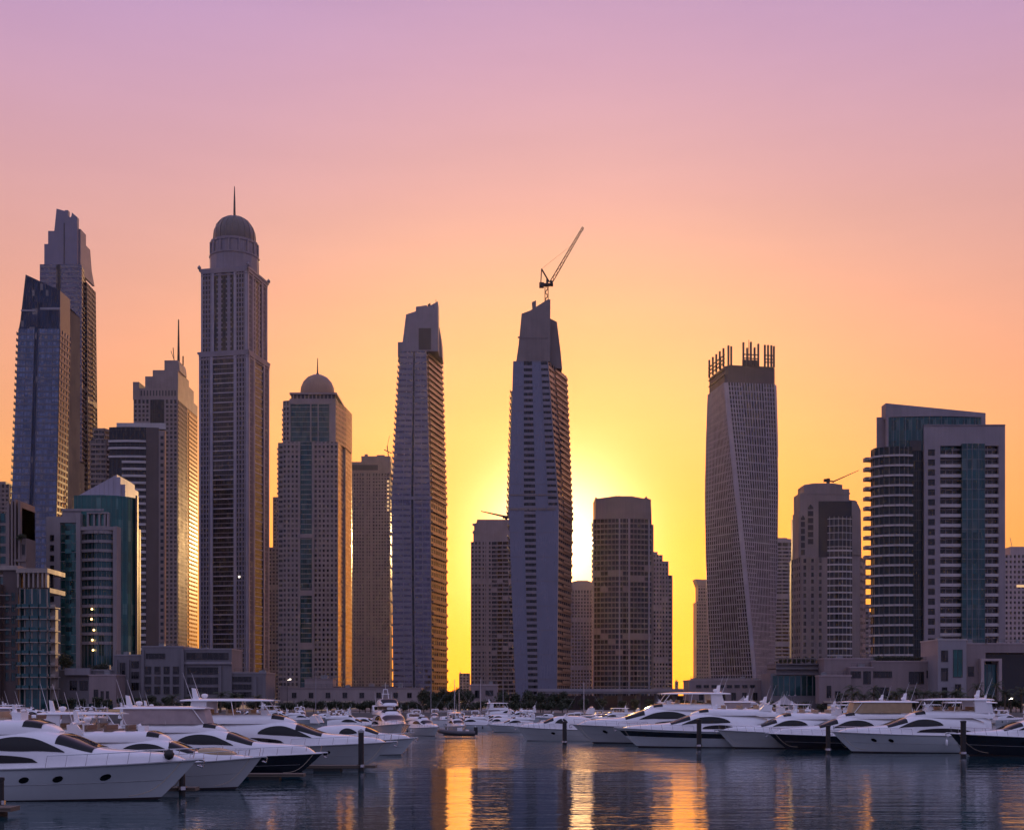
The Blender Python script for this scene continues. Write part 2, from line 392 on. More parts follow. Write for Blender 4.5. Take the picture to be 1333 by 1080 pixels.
balconies(t, lf, frange(8, Z(432), 3.7), .05, .97, 1.35, MATS['navy_panel'], .5, 1.2)
S = t.mb('glass_screen', [gl_navy, lgrey])
S.xz(t.poly([(24, 428), (26, 418), (33, 357), (78, 378), (78, 428)]), 0.4, d - .4)
S.box(X(27), X(46), .15, .4, Z(405), Z(403), 1); S.box(X(52), X(78), .15, .4, Z(403), Z(400), 1)
# the rear wing of balconies beside it
W2 = t.mb('rear_wing', [stone('slate_brown_panel', (.13, .105, .12), .85, spec=.1), gl_brown])
p2 = [(X(70), 14), (t.xd(84, 14), 14), (t.xd(92, 44), 44), (X(70), 44)]
body(t, p2, 0, Z(384), W2, W2, styles={2: None, 3: None, 1: dict(bd=.5, pd=.05, w=.3, t=1.3)}, fh=3.7, bay=3.5, t=1.3, w=.5, gm=1)
p3 = [(X(62), 30), (t.xd(92, 30), 30), (t.xd(106, 62), 62), (X(62), 62)]
body(t, p3, 0, Z(578), W2, W2, styles={2: None, 3: None, 1: dict(bd=.5, pd=.05, w=.3, t=1.3)}, fh=3.7, bay=3.5, t=1.3, w=.5, gm=1)
t.done()

# very tall tower behind it with stepped fins as a crown
t = T('stepped_tower', 'tallest grey tower at far left with stepped blade crown rising behind slanted glass tower', 'tower', 78, 1000)
X, Z = t.x, t.z
G = t.mb('glazing', [gl_mauve, gl_brown]); W = t.mb('spandrel', [stone('slate_violet_panel', (.17, .155, .20), .34, spec=.7), brown2])
d = 40
zt = Z(344)
L = [(X(52), 0), (X(102), 0), (X(105.5), 1.5), (t.xd(107.5, 5), 5), (t.xd(112, 26), 26), (X(52), 26)]
fs = body(t, L, 0, zt, G, W, styles={0: 'skip', 3: dict(gm=1, wm=1, t=1.5, bay=5), 4: None, 5: None, 1: dict(t=1.6), 2: dict(t=1.6)}, fh=3.9, bay=6, t=1.9, w=.2, bd=.22, pd=.1)
grid_facade(fs[0], G, W, 3.9, 30, 1.9, .4, .22, .3, 0, .42); grid_facade(fs[0], G, W, 3.9, 30, 1.9, .4, .22, .3, .55, 1); fs[0].pane(G, .42, .55, mi=1)
rw = [(t.xd(108, 14), 14), (t.xd(113, 14), 14), (t.xd(124, 38), 38), (t.xd(108, 38), 38)]; rwb = [(t.xd(108, 14), 14), (t.xd(116, 14), 14), (t.xd(131, 38), 38), (t.xd(108, 38), 38)]
body(t, rwb, 0, Z(360), G, W, top=rw, styles={2: None, 3: None}, fh=3.9, bay=4, t=1.5, w=.5, gm=1, wm=1)
C = t.mb('crown', [stone('slate_panel', (.20, .18, .25), .4, .12), darkm])
C.xz(t.poly([(57, 348), (57, 317), (62, 317), (62, 300), (70, 300), (73, 271), (83.5, 274), (84, 273), (88, 273), (88, 280), (89.5, 282), (91.5, 282), (92.5, 280), (93, 276), (100, 282), (100, 348)]), 1, 5)
C.box(X(82.5), X(83.5), .7, 1, Z(345), Z(290), 1)
zz = [Z(a) for a in (352, 295, 295, 309, 309, 335, 352)]
C.yz([(5, zz[0]), (5, zz[1]), (18, zz[1]), (18, zz[3]), (28, zz[3]), (32, zz[5]), (39, zz[6])], X(99), X(102))
t.done()

# pale tower low between
t = T('balcony_tower', 'small hazy tower with rounded balconies in the gap right of tallest stepped tower', 'tower', 134, 900)
X, Z = t.x, t.z
G = t.mb('glazing', [gl_brown]); W = t.mb('wall', [brown2])
body(t, [(X(118), 0), (X(138), 0), (X(143), 5), (X(146), 12), (X(146), 25), (X(118), 25)], 0, Z(572), G, W, fh=3.6, bay=4, t=1.4, w=.4, bd=.7)
body(t, [(X(120), 3), (X(134), 3), (X(138), 8), (X(138), 22), (X(120), 22)], Z(572), Z(556), G, W, fh=3.6, bay=4, t=1.4, w=.4, bd=.5)
t.done()

# dark brown block with curved pale balconies
t = T('banded_tower', 'dark brown tower with curved pale balcony bands under flat roof', 'tower', 178, 600)
X, Z = t.x, t.z
d = 24
G = t.mb('glazing', [gl_dark, gl_navy]); W = t.mb('wall', [brown, whiteb])
arc = [(X(142) + (X(190) - X(142)) * i / 8, -1.6 * math.sin(math.pi * i / 8) * .5) for i in range(9)]
pts = arc + [(X(206), 1.0), (t.xd(210, d), d), (X(142), d)]
st = {i: 'skip' for i in range(8)}; st.update({8: None, 9: None, 10: None, 11: None})
fs = body(t, pts, 0, Z(556), G, W, styles=st)
for i in range(8): fs[i].pane(G)
zs = frange(0, Z(600), 3.35)
for z in zs:
    B = MB()
    for i in range(3, 8): fs[i].bar(B, 0, 1, z, z + 1.15, 1.1, back=True)
    t.sub('balcony', B, whiteb)
for zp in (576, 585, 596):
    B = MB()
    for i in range(8): fs[i].bar(B, 0, 1, Z(zp), Z(zp) + 1.0, 1.0, back=True)
    t.sub('balcony', B, whiteb)
W.xy([(X(150), 2), (X(214), 2.5), (t.xd(213, d - 2), d - 2), (X(150), d - 2)], Z(557), Z(549), 1)
E = t.mb('stair_wall', [brown2]); E.box(X(206.2), X(214), .6, 3, 0, Z(560))
for z in frange(4, Z(566), 3.35): E.box(X(208), X(213), .35, .6, z, z + 1.2)
for z in frange(5.2, Z(568), 3.35):
    B = MB(); B.box(X(208.5), X(212.5), .5, .62, z + .1, z + 1.6); t.sub('window', B, gl_dark)
t.done()

# beige stepped tower with antenna
t = T('antenna_tower', 'beige tower with stepped shoulders, dark glass panel and tall thin antenna', 'tower', 205, 1050)
X, Z = t.x, t.z
d = 66
G = t.mb('glazing', [gl_brown, gl_dark]); W = t.mb('wall', [beige, beige_sunlit])
fs = body(t, rect(X(174), X(231), d), 0, Z(520), G, W, styles={0: 'skip', 2: None, 3: None, 1: 'skip'}, fh=3.7, bay=3.3, t=1.5, w=1.2)
f0 = fs[0]
for a, b in ((0, .36), (.72, 1)): grid_facade(f0, G, W, 3.7, 3.4, 1.5, 1.3, .3, .4, a, b)
f0.pane(G, .36, .72, 0, Z(565)); bands(f0, W, 3.7, 1.0, .3, .36, .72, 0, Z(565)); f0.pane(G, .36, .72, Z(565), Z(520), mi=1)
f1 = fs[1]
grid_facade(f1, G, W, 3.7, 4, 1.5, 1.2, .35, .5, 0, .45, wm=0); grid_facade(f1, G, W, 3.7, 6, 1.9, 1.0, .45, .1, .55, 1, wm=1); f1.pane(G, .45, .55, mi=1)
C = t.mb('crown', [beige, darkm])
C.box(X(173), X(181), 0, d, Z(520), Z(497)); C.box(X(181), X(231.4), .5, d, Z(520), Z(505)); C.box(X(188), X(231), 2, d - 12, Z(505), Z(489)); C.box(X(197), X(230), 4, d - 26, Z(489), Z(480))
C.xz(t.poly([(211, 480), (211, 466), (229, 466), (230.5, 472), (231, 480)]), 7, 30)
for a in range(183, 230, 4): C.box(X(a), X(a + 1.6), .3, .5, Z(515), Z(508), 1)
A = t.mb('antenna', [darkm]); A.tube([(X(225), 18, Z(467)), (X(225), 18, t.zd(416, 18))], [1.2, .5], 8); A.tube([(X(231), 18, Z(468)), (X(231), 18, Z(456))], .6, 6)
A.box(X(224), X(226), 17, 19, Z(470), Z(462))
cr = t.mb('roof_crane', [crane_m]); cr.bar((X(219), 20, Z(470)), (X(217), 20, Z(444)), .5); cr.bar((X(219), 20, Z(462)), (X(214), 20, Z(448)), .35)
t.done()

# great tower with dome and spire
t = T('domed_tower', 'great dark tower with ribbed dome and long spire, tallest in the middle left', 'tower', 291, 1000, rot=-11.5)
X, Z = t.x, t.z
w = 42.2; h = w / 2; K = t.k
def sq(a, y0=0, cx=0): return [(cx - a, y0), (cx + a, y0), (cx + a, y0 + 2 * a), (cx - a, y0 + 2 * a)]
G = t.mb('glazing', [gl_dark, gl_navy]); W = t.mb('pier', [stone('mauve_stone', (.21, .185, .235), .45), stone('pale_mauve_stone', (.34, .31, .37), .4)])
def shaft(a, z0, z1, y0, low):
    p = sq(a, y0); fs = []
    for i, (q0, q1) in enumerate(ring(p)):
        f = Fc(q0, q1, z0, z1); fs.append(f)
        if i > 1: f.pane(W); continue
        f.pane(G, 0, 1)
        for (u0, u1) in ((0, .27), (.73, 1)):
            piers(f, W, [u0 + .02, u1 - .02], 1.7, .8, mi=1); piers(f, W, [u0 + .085, u0 + .15, u0 + .205], .9, .5)
            bands(f, W, 3.9, 1.15, .15, u0, u1)
        if low:
            bands(f, W, 7.8, .9, .12, .28, .72, mi=1); bands(f, W, 3.9, .5, .05, .28, .72)
        else:
            piers(f, W, [.40, .60], 2.6, .2); bands(f, W, 3.9, 1.3, .3, .34, .46); bands(f, W, 3.9, 1.3, .3, .54, .66)
        piers(f, W, [.27, .73], 1.2, 1.0, mi=1)
        f.bar(W, 0, 1, z1 - 3.5, z1, 1.1); f.bar(W, 0, 1, z1 - 5.5, z1 - 4.5, .9)
    W.face([(q[0], q[1], z1) for q in p])
shaft(h, 0, Z(458), 0, True); shaft(h - 1.2, Z(458), Z(349), 1.2, False)
W.box(-h - 1.2, h + 1.2, -1.2, 2 * h + 1.2, Z(459.5), Z(457)); W.box(-h - .4, h + .4, .4 - .4, 2 * h + .4, Z(351), Z(348))
for sx in (-1, 1):
    for yy in (0, 2 * h): W.lathe([(1.4, Z(348)), (1.6, Z(346)), (.2, Z(343))], sx * h, yy, 8)
D = t.mb('drum', [W and MATS['mauve_stone'], gl_dark])
r = 33 * K * .97; cyy = h
Z = lambda p: t.zd(p, cyy) if p < 345 else t.z(p)
D.lathe([(r, Z(349)), (r, Z(339)), (r + .6, Z(338)), (r + .6, Z(336)), (r - .8, Z(336)), (r - .8, Z(322)), (r - .2, Z(321)), (r - .2, Z(318)), (r - 4, Z(318))], 0, cyy, 16)
for k in range(16):
    a = 2 * math.pi * (k + .5) / 16
    D.tube([(math.cos(a) * (r - .5), cyy + math.sin(a) * (r - .5), Z(336)), (math.cos(a) * (r - .5), cyy + math.sin(a) * (r - .5), Z(320))], .8, 6)
dm = t.mb('dome', [stone('dark_dome_cladding', (.095, .075, .08), .35, spec=.6)], smooth=True); rd = 27.5 * K
prof = [(rd * .98, Z(318)), (rd, Z(311)), (rd * .97, Z(304)), (rd * .86, Z(296)), (rd * .66, Z(289)), (rd * .38, Z(284.5)), (.9, Z(282.5))]
dm.lathe(prof, 0, cyy, 40)
for k in range(20):
    a = 2 * math.pi * k / 20
    dm.tube([(math.cos(a) * q * 1.005, cyy + math.sin(a) * q * 1.005, z) for q, z in prof], .35, 4)
B = MB(); B.box(13.2, 14.6, -.95, -.85, Z(752), Z(750)); t.sub('lit_window', B, lamp_white)
sp = t.mb('spire', [darkm]); sp.tube([(0, cyy, Z(284)), (0, cyy, Z(262)), (0, cyy, Z(243))], [1.1, .8, .3], 8); sp.lathe([(2.2, Z(285)), (1.2, Z(281)), (.8, Z(280))], 0, cyy, 10)
t.done()

# far slab in the gap
t = T('far_slab', 'narrow hazy tower in the gap between spired tower and copper domed tower', 'tower', 357, 1200)
X, Z = t.x, t.z
G = t.mb('glazing', [gl_brown]); W = t.mb('wall', [brown2])
body(t, rect(X(345), X(372), 25), 0, Z(712), G, W, fh=3.6, bay=3.5, t=1.5, w=1.2)
body(t, rect(X(355), X(372), 20, 3), Z(712), Z(646), G, W, fh=3.6, bay=3.5, t=1.5, w=1.2)
t.done()

# tower with copper dome
t = T('copper_dome_tower', 'beige tower with copper dome and arched right side catching orange light', 'tower', 404, 900, rot=0)
X, Z = t.x, t.z
d = 46
G = t.mb('glazing', [gl_brown, gl_dteal]); W = t.mb('wall', [stone('umber_beige_stone', (.29, .235, .23), .42), beige_sunlit, pink])
a, b = 3.4, 0
P0 = [(X(361), 3), (X(368), 3), (X(368), 0), (X(440), 0), (X(441.5), 22), (X(444.5), 22.2), (X(447), d), (X(361), d)]
st = {0: dict(t=1.7, w=1), 1: None, 2: 'skip', 3: dict(t=1.7, w=1.2, bay=3, wm=1, bd=.03, pd=.04), 4: None, 5: dict(t=1.7, w=1.2, bay=3, wm=1, bd=.03, pd=.04), 6: None, 7: None}
fs = body(t, P0, 0, Z(575), G, W, styles=st, fh=3.6, bay=3.3)
f = fs[2]
for u0, u1 in ((0, .29), (.56, 1)): grid_facade(f, G, W, 3.6, 3.2, 1.6, 1.3, .3, .35, u0, u1)
f.pane(G, .29, .56, mi=1); bands(f, W, 3.6, .5, .1, .33, .52)
for za, zb in ((700, 695), (775, 768), (845, 836)): f.bar(W, .27, .58, Z(za), Z(zb), .8)
piers(f, W, [.30, .55], 1.5, .9)
P1 = [(X(368), 2), (X(377), 0), (X(437), 0), (X(445), 22), (X(448), 44), (X(368), 44)]
fs = body(t, P1, Z(575), Z(521), G, W, styles={0: dict(), 1: 'skip', 2: dict(wm=1, t=1.7, bd=.03, pd=.04), 3: dict(wm=1, t=1.7, bd=.03, pd=.04), 4: None, 5: None}, fh=3.6, bay=3.3, t=1.5, w=1)
f = fs[1]; f.pane(G, .02, .86, mi=1); bands(f, W, 3.6, .35, .1, .04, .84); f.pane(W, .86, 1); piers(f, W, [.01, .46, .62], .8, .5); f.bar(W, 0, .9, Z(526), Z(521), .7)
st_ = t.mb('cornice', [pink, gl_dark]); st_.box(X(377), X(438), -.5, 40, Z(521), Z(519)); st_.box(X(379), X(436), .5, 38, Z(519), Z(513.5), 1); st_.box(X(377), X(438.5), -.6, 40, Z(513.5), Z(511))
for q in range(381, 436, 5): st_.box(X(q), X(q + 1.3), .2, .55, Z(519), Z(513.5))
dm = t.mb('dome', [domem], smooth=True); rd = 22.5 * t.k; Zf = Z; Z = lambda p: t.zd(p, 19) if p < 511.5 else Zf(p)
prof = [(rd, Zf(511)), (rd, Z(511)), (rd * .97, Z(505)), (rd * .84, Z(498)), (rd * .6, Z(492)), (rd * .3, Z(488.5)), (.3, Z(487.5))]
dm.lathe(prof, X(408), 19, 32)
fi = t.mb('finial', [darkm]); fi.tube([(X(408), 19, Z(489)), (X(408), 19, Z(466))], [.7, .25], 6); fi.lathe([(1.6, Z(489)), (.9, Z(486)), (.5, Z(485))], X(408), 19, 8)
fi.bar((X(413), 19, Z(491)), (X(418), 19, Z(495)), .4); fi.bar((X(399), 19, Z(496)), (X(399), 19, Z(492)), .4)
Z = Zf
lf = Fc((X(361), d), (X(361), 3), 0, Z(575)); balconies(t, lf, frange(Z(700), Z(580), 3.6), .7, 1, .8, beige, .5, 1.1)
lf2 = Fc((X(368), 44), (X(368), 2), Z(575), Z(521)); balconies(t, lf2, frange(Z(572), Z(532), 3.6), .7, 1, 1.0, beige, .5, 1.1)
sh = t.mb('right_turret', [beige_sunlit, gl_brown])
body(t, [(t.xd(446, 30), 30), (t.xd(452.5, 30), 30), (t.xd(458, 60), 60), (t.xd(446, 60), 60)], 0, Z(560), sh, sh, styles={2: None, 3: None, 1: dict(bd=.03, pd=.04)}, fh=3.6, bay=3, t=1.7, w=1, gm=1, bd=.04, pd=.05)
t.done()

# plain slab
t = T('slab_tower', 'plain brown slab tower with blank top storey partly hidden behind balcony edged tower', 'tower', 484, 1300)
X, Z = t.x, t.z
G = t.mb('glazing', [gl_brown]); W = t.mb('wall', [brown2])
d = 26
fs = body(t, rect(X(456), X(507), d), 0, Z(616), G, W, styles={2: None, 3: None, 0: 'skip'}, fh=3.5, bay=3.2, t=1.5, w=1.3)
f = fs[0]
for u0, u1 in ((0, .36), (.4, .52), (.56, 1)): grid_facade(f, G, W, 3.5, 3, 1.6, 1.3, .3, .35, u0, u1)
f.pane(W, .36, .4); f.pane(W, .52, .56)
W.box(X(455), X(509), -.4, d, Z(616), Z(601)); W.box(X(470), X(508), 2, d - 2, Z(601), Z(593)); W.box(X(474), X(478), 4, 8, Z(593), Z(590)); W.box(X(490), X(500), 4, 10, Z(593), Z(591))
t.mb('louvre', [darkm]).box(X(457), X(492), -.55, -.4, Z(612), Z(605))
for k in range(8):
    B = MB(); z = Z(665) + k * 4.3
    B.box(X(504), X(506.5), -.5, -.3, z, z + 2.0); t.sub('lit_window', B, slit)
cr = t.mb('roof_crane', [crane_m]); cr.tube([(X(505), 8, Z(594)), (X(503), 8, Z(578))], .5, 4); cr.tube([(X(499), 8, Z(583)), (X(509), 8, Z(588))], .5, 4); cr.bar((X(503), 8, Z(580)), (X(506), 8, Z(565)), .3)
t.done()

def key_loft(t, levels):
    """stack of facade rings between key levels: levels = [(z, pts), ...] bottom up"""
    return [[Fc(p0[i], p0[(i + 1) % len(p0)], z0, z1, p1[i], p1[(i + 1) % len(p1)]) for i in range(len(p0))] for (z0, p0), (z1, p1) in zip(levels, levels[1:])]

# two sister towers with leaning sides and toothed balconies
t = T('tapered_tower', 'slender mauve tapered tower with toothed balconies both sides and vertical groove, no crane', 'tower', 540, 800)
X, Z = t.x, t.z
d = 34
def lvl(py, a, b, c): return (Z(py), [(X(a), 0), (X(b), 0), (X(c), d), (X(a + 4), d)])
lv = [(0, lvl(893, 512, 562, 578)[1]), lvl(650, 509.5, 560, 577), lvl(457, 521, 554.5, 571)]
G = t.mb('glazing', [gl_mauve, gl_dark, gl_brown]); W = t.mb('wall', [mauve, beige_sunlit, darkm])
for ri, fs in enumerate(key_loft(t, lv)):
    f = fs[0]
    f.pane(G, 0, .5, mi=0); f.pane(G, .58, 1, mi=0); f.pane(G, .5, .58, mi=1)
    bands(f, W, 3.7, 2.3, .12, 0, .5); bands(f, W, 3.7, 2.3 if ri else 1.5, .12, .58, 1); piers(f, W, [.5, .58], .6, .3); piers(f, W, [.01, .29, .79, .99], .5, .2)
    grid_facade(fs[1], G, W, 3.7, 5, 1.3, .8, .3, .3, gm=2, wm=1)
    fs[2].pane(W); fs[3].pane(G, mi=1)
    balconies(t, fs[3], frange(fs[3].z0 + (6 if ri == 0 else 1), fs[3].z1 - 2, 3.7)[::1 if ri else 2], .1, .96, 1.45, mauve, .5, 1.2)
    balconies(t, fs[1], frange(fs[1].z0 + (6 if ri == 0 else 1), fs[1].z1 - 2, 3.7)[::1 if ri else 2], .02, .97, 1.5, beige_sunlit, .5, 1.2)
W.box(X(508.5), X(562), -.5, d * .5, Z(650), Z(646))
C = t.mb('crown', [mauve, darkm])
C.xz(t.poly([(522, 457), (524, 445), (528.5, 409), (541, 405), (541.5, 399), (555, 397), (557, 399), (570, 392), (570.5, 457)]), .3, 14)
C.xz(t.poly([(556, 457), (557, 420), (570.5, 418), (573, 435), (574, 457)]), 14, d - 2)
C.box(X(545), X(561), .1, .3, Z(455), Z(427), 1)
C.xz(t.poly([(556.5, 398), (556, 393), (559.5, 391), (559.5, 398)]), 5, 8, 1)
C.box(X(517.5), X(524), 2, 12, Z(463), Z(444), 0); C.bar((X(567), 8, Z(394)), (X(566.5), 8, Z(385)), .25, 1)
t.done()

t = T('crane_topped_tower', 'mauve bulging tower with slanted brown crown and column of slot windows, crane on its roof', 'tower', 698, 770)
X, Z = t.x, t.z
d = 36
lv = [(0, [(X(671.5), 0), (X(724.5), 0), (t.xd(741, d), d), (X(674), d)]), (Z(662), [(X(662), 0), (X(727), 0), (t.xd(744.5, d), d), (X(666), d)]),
      (Z(470), [(X(668), 0), (X(713), 0), (t.xd(737, d), d), (X(674), d)])]
G = t.mb('glazing', [gl_mauve, gl_dark, gl_brown]); W = t.mb('wall', [mauve, beige_sunlit, brown2, stone('blue_grey_panel', (.17, .17, .24), .3, .12, spec=.7)])
for ri, fs in enumerate(key_loft(t, lv)):
    f = fs[0]
    f.pane(W, 0, .30, mi=3); f.pane(W, .55, .8 if ri else 1, mi=3); f.pane(G, .30, .55, mi=1)
    bands(f, W, 3.8, 1.9, .1, .30, .55, mi=0); piers(f, W, [.3, .55], .5, .15, mi=3)
    if ri: f.pane(G, .8, 1, mi=1); bands(f, W, 3.8, 2.2, .1, .8, 1); piers(f, W, [.78, .995], .5, .25, mi=3)
    bands(f, W, 15.2, .18, .06, 0, .3, mi=2); bands(f, W, 15.2, .18, .06, .55, 1, mi=2)
    grid_facade(fs[1], G, W, 3.8, 5, 1.9, .5, .5, .3, gm=2, wm=1)
    fs[2].pane(W, mi=2); fs[3].pane(W, mi=2)
    zz = frange(fs[3].z0 + (5 if ri == 0 else 1), Z(507) if ri else fs[3].z1 - 2, 3.8)
    balconies(t, fs[3], zz[::1 if ri else 2], .1, .96, 1.6, mauve, .5, 1.2)
    balconies(t, fs[1], frange(fs[1].z0 + (5 if ri == 0 else 1), fs[1].z1 - 2, 3.8)[::1 if ri else 2], .3, .98, 1.3, beige_sunlit, .5, 1.2)
for i in range(5):  # belt of bracing trusses half way up
    W.box(X(664 + i * 12), X(664 + i * 12 + 11), -.35, 0, Z(645), Z(643), 2); W.box(X(664 + i * 12), X(664 + i * 12 + 11), -.35, 0, Z(664), Z(661), 2)
C = t.mb('crown', [brown2, lgrey])
C.xz(t.poly([(672, 470), (675, 449), (679, 408), (690, 404), (713, 389.5), (716.5, 389.5), (716, 470)]), .3, 16)
C.xz(t.poly([(712, 470), (714, 404), (726, 410), (731, 450), (733, 472)]), 14, d - 2)
C.xz(t.poly([(693.5, 401), (692.5, 390), (698, 387.5), (698, 399)]), 5, 8)
for a in range(684, 712, 4): C.box(X(a), X(a + .7), .1, .3, Z(468), Z(440))
C.box(X(674), X(713), .05, .3, Z(440), Z(438))
t.done()
CR = t

# luffing crane on its roof
c = empty('tower_crane', (WX(711.5, 778), 778, WZ(391, 778)))
tag(c, 'luffing jib construction crane with raised jib on the roof of slanted brown crown', 'crane')
k = 778 / F
cx = lambda p: (p - 711.5) * k
cz = lambda p: (391 - p) * k
def lattice(mb, a, b, w0, w1, nb, r=.16):
    a, b = Vector(a), Vector(b); dr = (b - a).normalized(); s1 = Vector((0, 1, 0)); s2 = dr.cross(s1).normalized()
    def q(i, sa, sb):
        f = i / nb; w = w0 + (w1 - w0) * f; return a + (b - a) * f + s1 * sa * w / 2 + s2 * sb * w / 2
    for sa in (-1, 1):
        for sb in (-1, 1): mb.tube([q(0, sa, sb), q(nb, sa, sb)], r, 4)
    for i in range(nb):
        for sa in (-1, 1): mb.bar(q(i, sa, -1 if i % 2 else 1), q(i + 1, sa, 1 if i % 2 else -1), r)
        for sb in (-1, 1): mb.bar(q(i, -1 if i % 2 else 1, sb), q(i + 1, 1 if i % 2 else -1, sb), r)
m_ = MB(); lattice(m_, (0, 0, -4), (0, 0, cz(371)), 2, 2, 6, .22); build('mast', m_, crane_m, c)
m_ = MB(); m_.box(cx(702), cx(720), -1.5, 1.5, cz(372), cz(369.5)); m_.box(cx(702), cx(708), -1.7, 1.7, cz(374), cz(368.5)); m_.box(cx(711), cx(713.5), -1.8, 1.8, cz(371), cz(364)); build('counterweight_deck', m_, crane_m, c)
m_ = MB(); m_.box(cx(716), cx(719), -2.4, -1.2, cz(371), cz(366.5)); build('cab', m_, crane_m, c)
m_ = MB(); m_.tube([(cx(715), 0, cz(367)), (cx(705), 0, cz(350))], .5, 5); m_.tube([(cx(704), 0, cz(369)), (cx(705), 0, cz(350))], .35, 5); build('a_frame', m_, crane_m, c)
m_ = MB(); lattice(m_, (cx(717), 0, cz(368)), (cx(759), 0, cz(296)), 1.7, 1.0, 18, .16); build('jib', m_, crane_m, c)
m_ = MB(); m_.bar((cx(705), 0, cz(350)), (cx(747), 0, cz(317)), .1); m_.bar((cx(759), 0, cz(296)), (cx(759), 0, cz(301)), .2); build('pendant_cable', m_, crane_m, c)

# tower half hidden behind it
t = T('apartment_tower', 'orange hazy apartment tower with banded balconies half hidden left of the bulging tower', 'tower', 640, 1000)
X, Z = t.x, t.z
d = 30
G = t.mb('glazing', [gl_brown]); W = t.mb('wall', [beige, brown2])
arcp = [(X(640) + i * (X(676) - X(640)) / 5, -2.2 * math.sin(math.pi * i / 5)) for i in range(6)]
fs = body(t, [(X(613), 0)] + arcp + [(X(676), d), (X(613), d)], 0, Z(705), G, W, styles={0: dict(bay=2.6, t=1.5, w=1.2), 6: None, 7: None, 8: None}, fh=3.4, bay=9, t=1.2, w=.4, bd=.5)
W.box(X(616), X(674), 1, d, Z(705), Z(690)); W.xz(t.poly([(617, 690), (617, 681), (620, 680), (621, 675.5), (662, 675.5), (668, 680), (674, 690)]), 1.5, d - 2)
for pxx in (627, 634, 641): piers(fs[0], W, [min(1, (pxx - 613) / 27)], 1.5, .7)
for z in (694, 684): W.box(X(615), X(619), .3, 1, Z(z), Z(z - 3))
t.done()
c = empty('roof_crane', (WX(659, 1010), 1010, WZ(676, 1010)))
tag(c, 'small dark roof crane with long level jib on orange hazy apartment tower', 'crane'); k = 1010 / F
m_ = MB(); m_.tube([(0, 0, -1), (0, 0, 3)], 1.2, 6); m_.box(-3, 3, -2, 2, 1, 3); build('mast', m_, crane_m, c)
m_ = MB(); m_.tube([(1, 0, 2), (-33 * k, 0, 11 * k)], [1.0, .35], 5); build('jib', m_, crane_m, c)

# far tower in the gap where the sun burns
t = T('far_tower', 'hazy pinkish tower with low cap in the bright gap right of crane topped tower', 'tower', 757, 1300)
X, Z = t.x, t.z
G = t.mb('glazing', [gl_brown]); W = t.mb('wall', [pink])
body(t, rect(X(736), X(779), 30), 0, Z(768), G, W, styles={2: None, 3: None}, fh=3.6, bay=3.2, t=1.5, w=1.4)
W.box(X(739), X(775), 1, 28, Z(768), Z(761)); W.xz(t.poly([(742, 761), (744, 757), (752, 755), (765, 755), (772, 758), (774, 761)]), 2, 26)
t.done()

# broad tower
t = T('broad_tower', 'broad brown tower with plain parapet top and curved banded windows right of the sun', 'tower', 811, 850)
X, Z = t.x, t.z
d = 32
G = t.mb('glazing', [gl_dark, gl_brown]); W = t.mb('wall', [brown2, lgrey, beige_sunlit])
arcp = [(X(772) + i * (X(848) - X(772)) / 8, -4.0 * math.sin(math.pi * i / 8)) for i in range(9)]
st = {i: dict(u0=0, u1=1) for i in range(8)}; st.update({8: dict(wm=2, bay=3, t=1.6, w=1.0, bd=.04, pd=.05), 9: None, 10: None})
fs = body(t, arcp + [(X(853.5), d), (X(775), d)], 0, Z(676), G, W, styles=st, fh=3.6, bay=2.4, t=1.0, w=.3, bd=.45, pd=.3)
for i, u in ((0, .05), (3, .55), (4, .85), (7, .6)): piers(fs[i], W, [u], 1.0, .9, mi=1)
C = t.mb('parapet', [brown2])
C.xz(t.poly([(775, 676), (775, 647), (778, 649), (800, 646), (822, 646), (838, 649), (841, 646), (843, 649), (847, 650), (848, 676)]), -1.5, 24)
for a in (786, 800, 812, 826, 836): C.box(X(a), X(a + 6), -1.9, -1.5, Z(676), Z(670))
for a in (802, 806): C.bar((X(a), 10, Z(647)), (X(a + 2), 10, Z(642)), .7)
C.bar((X(803), 10, Z(643)), (X(811), 10, Z(644)), .5)
lf = Fc((X(775), d), (X(772), 0), 0, Z(676)); balconies(t, lf, frange(8, Z(680), 3.6), .55, .98, .9, brown2, .5, 1.1)
rb = t.mb('side_wing', [brown2, gl_brown, beige_sunlit])
body(t, [(X(846), 6), (X(852), 6), (X(854.5), d + 6), (X(846), d + 6)], 0, Z(681), rb, rb, styles={2: None, 3: None, 0: None}, fh=3.6, bay=3, t=1.7, w=1, gm=1, wm=2, bd=.04, pd=.05)
t.done()

t = T('terraced_tower', 'slim orange hazy tower stepping down at right, behind the broad brown tower', 'tower', 862, 1000)
X, Z = t.x, t.z
G = t.mb('glazing', [gl_brown]); W = t.mb('wall', [beige])
for a, b, tp, y0 in ((846, 862, 722, 0), (862, 870, 730, 1.5), (870, 875.5, 748, 3)):
    body(t, rect(X(a), X(b), 24, y0), 0, Z(tp), G, W, styles={2: None, 3: None}, fh=3.5, bay=2.8, t=1.6, w=1.2)
W.box(X(850), X(857), 5, 12, Z(722), Z(717)); W.bar((X(851), 8, Z(717)), (X(861), 8, Z(722)), .35)
t.done()

for cxx, a, b, tp, dd, lab in ((604, 598, 611, 876, 14, 'tiny far block low at the bottom of the wide yellow gap'), (881, 879.5, 882.5, 886, 4, 'tiny far chimney like block at the foot of the yellow gap right of terraced tower')):
    t = T('far_block', lab, 'building', cxx, 1500)
    G = t.mb('glazing', [gl_brown]); W = t.mb('wall', [beige])
    body(t, rect(t.x(a), t.x(b), dd), 0, t.z(tp), G, W, fh=3.5, bay=4, t=1.5, w=1.5); W.box(t.x(a + .5), t.x(a + 1.5), 1, dd - 1, t.z(tp), t.z(tp - 2)); t.done()

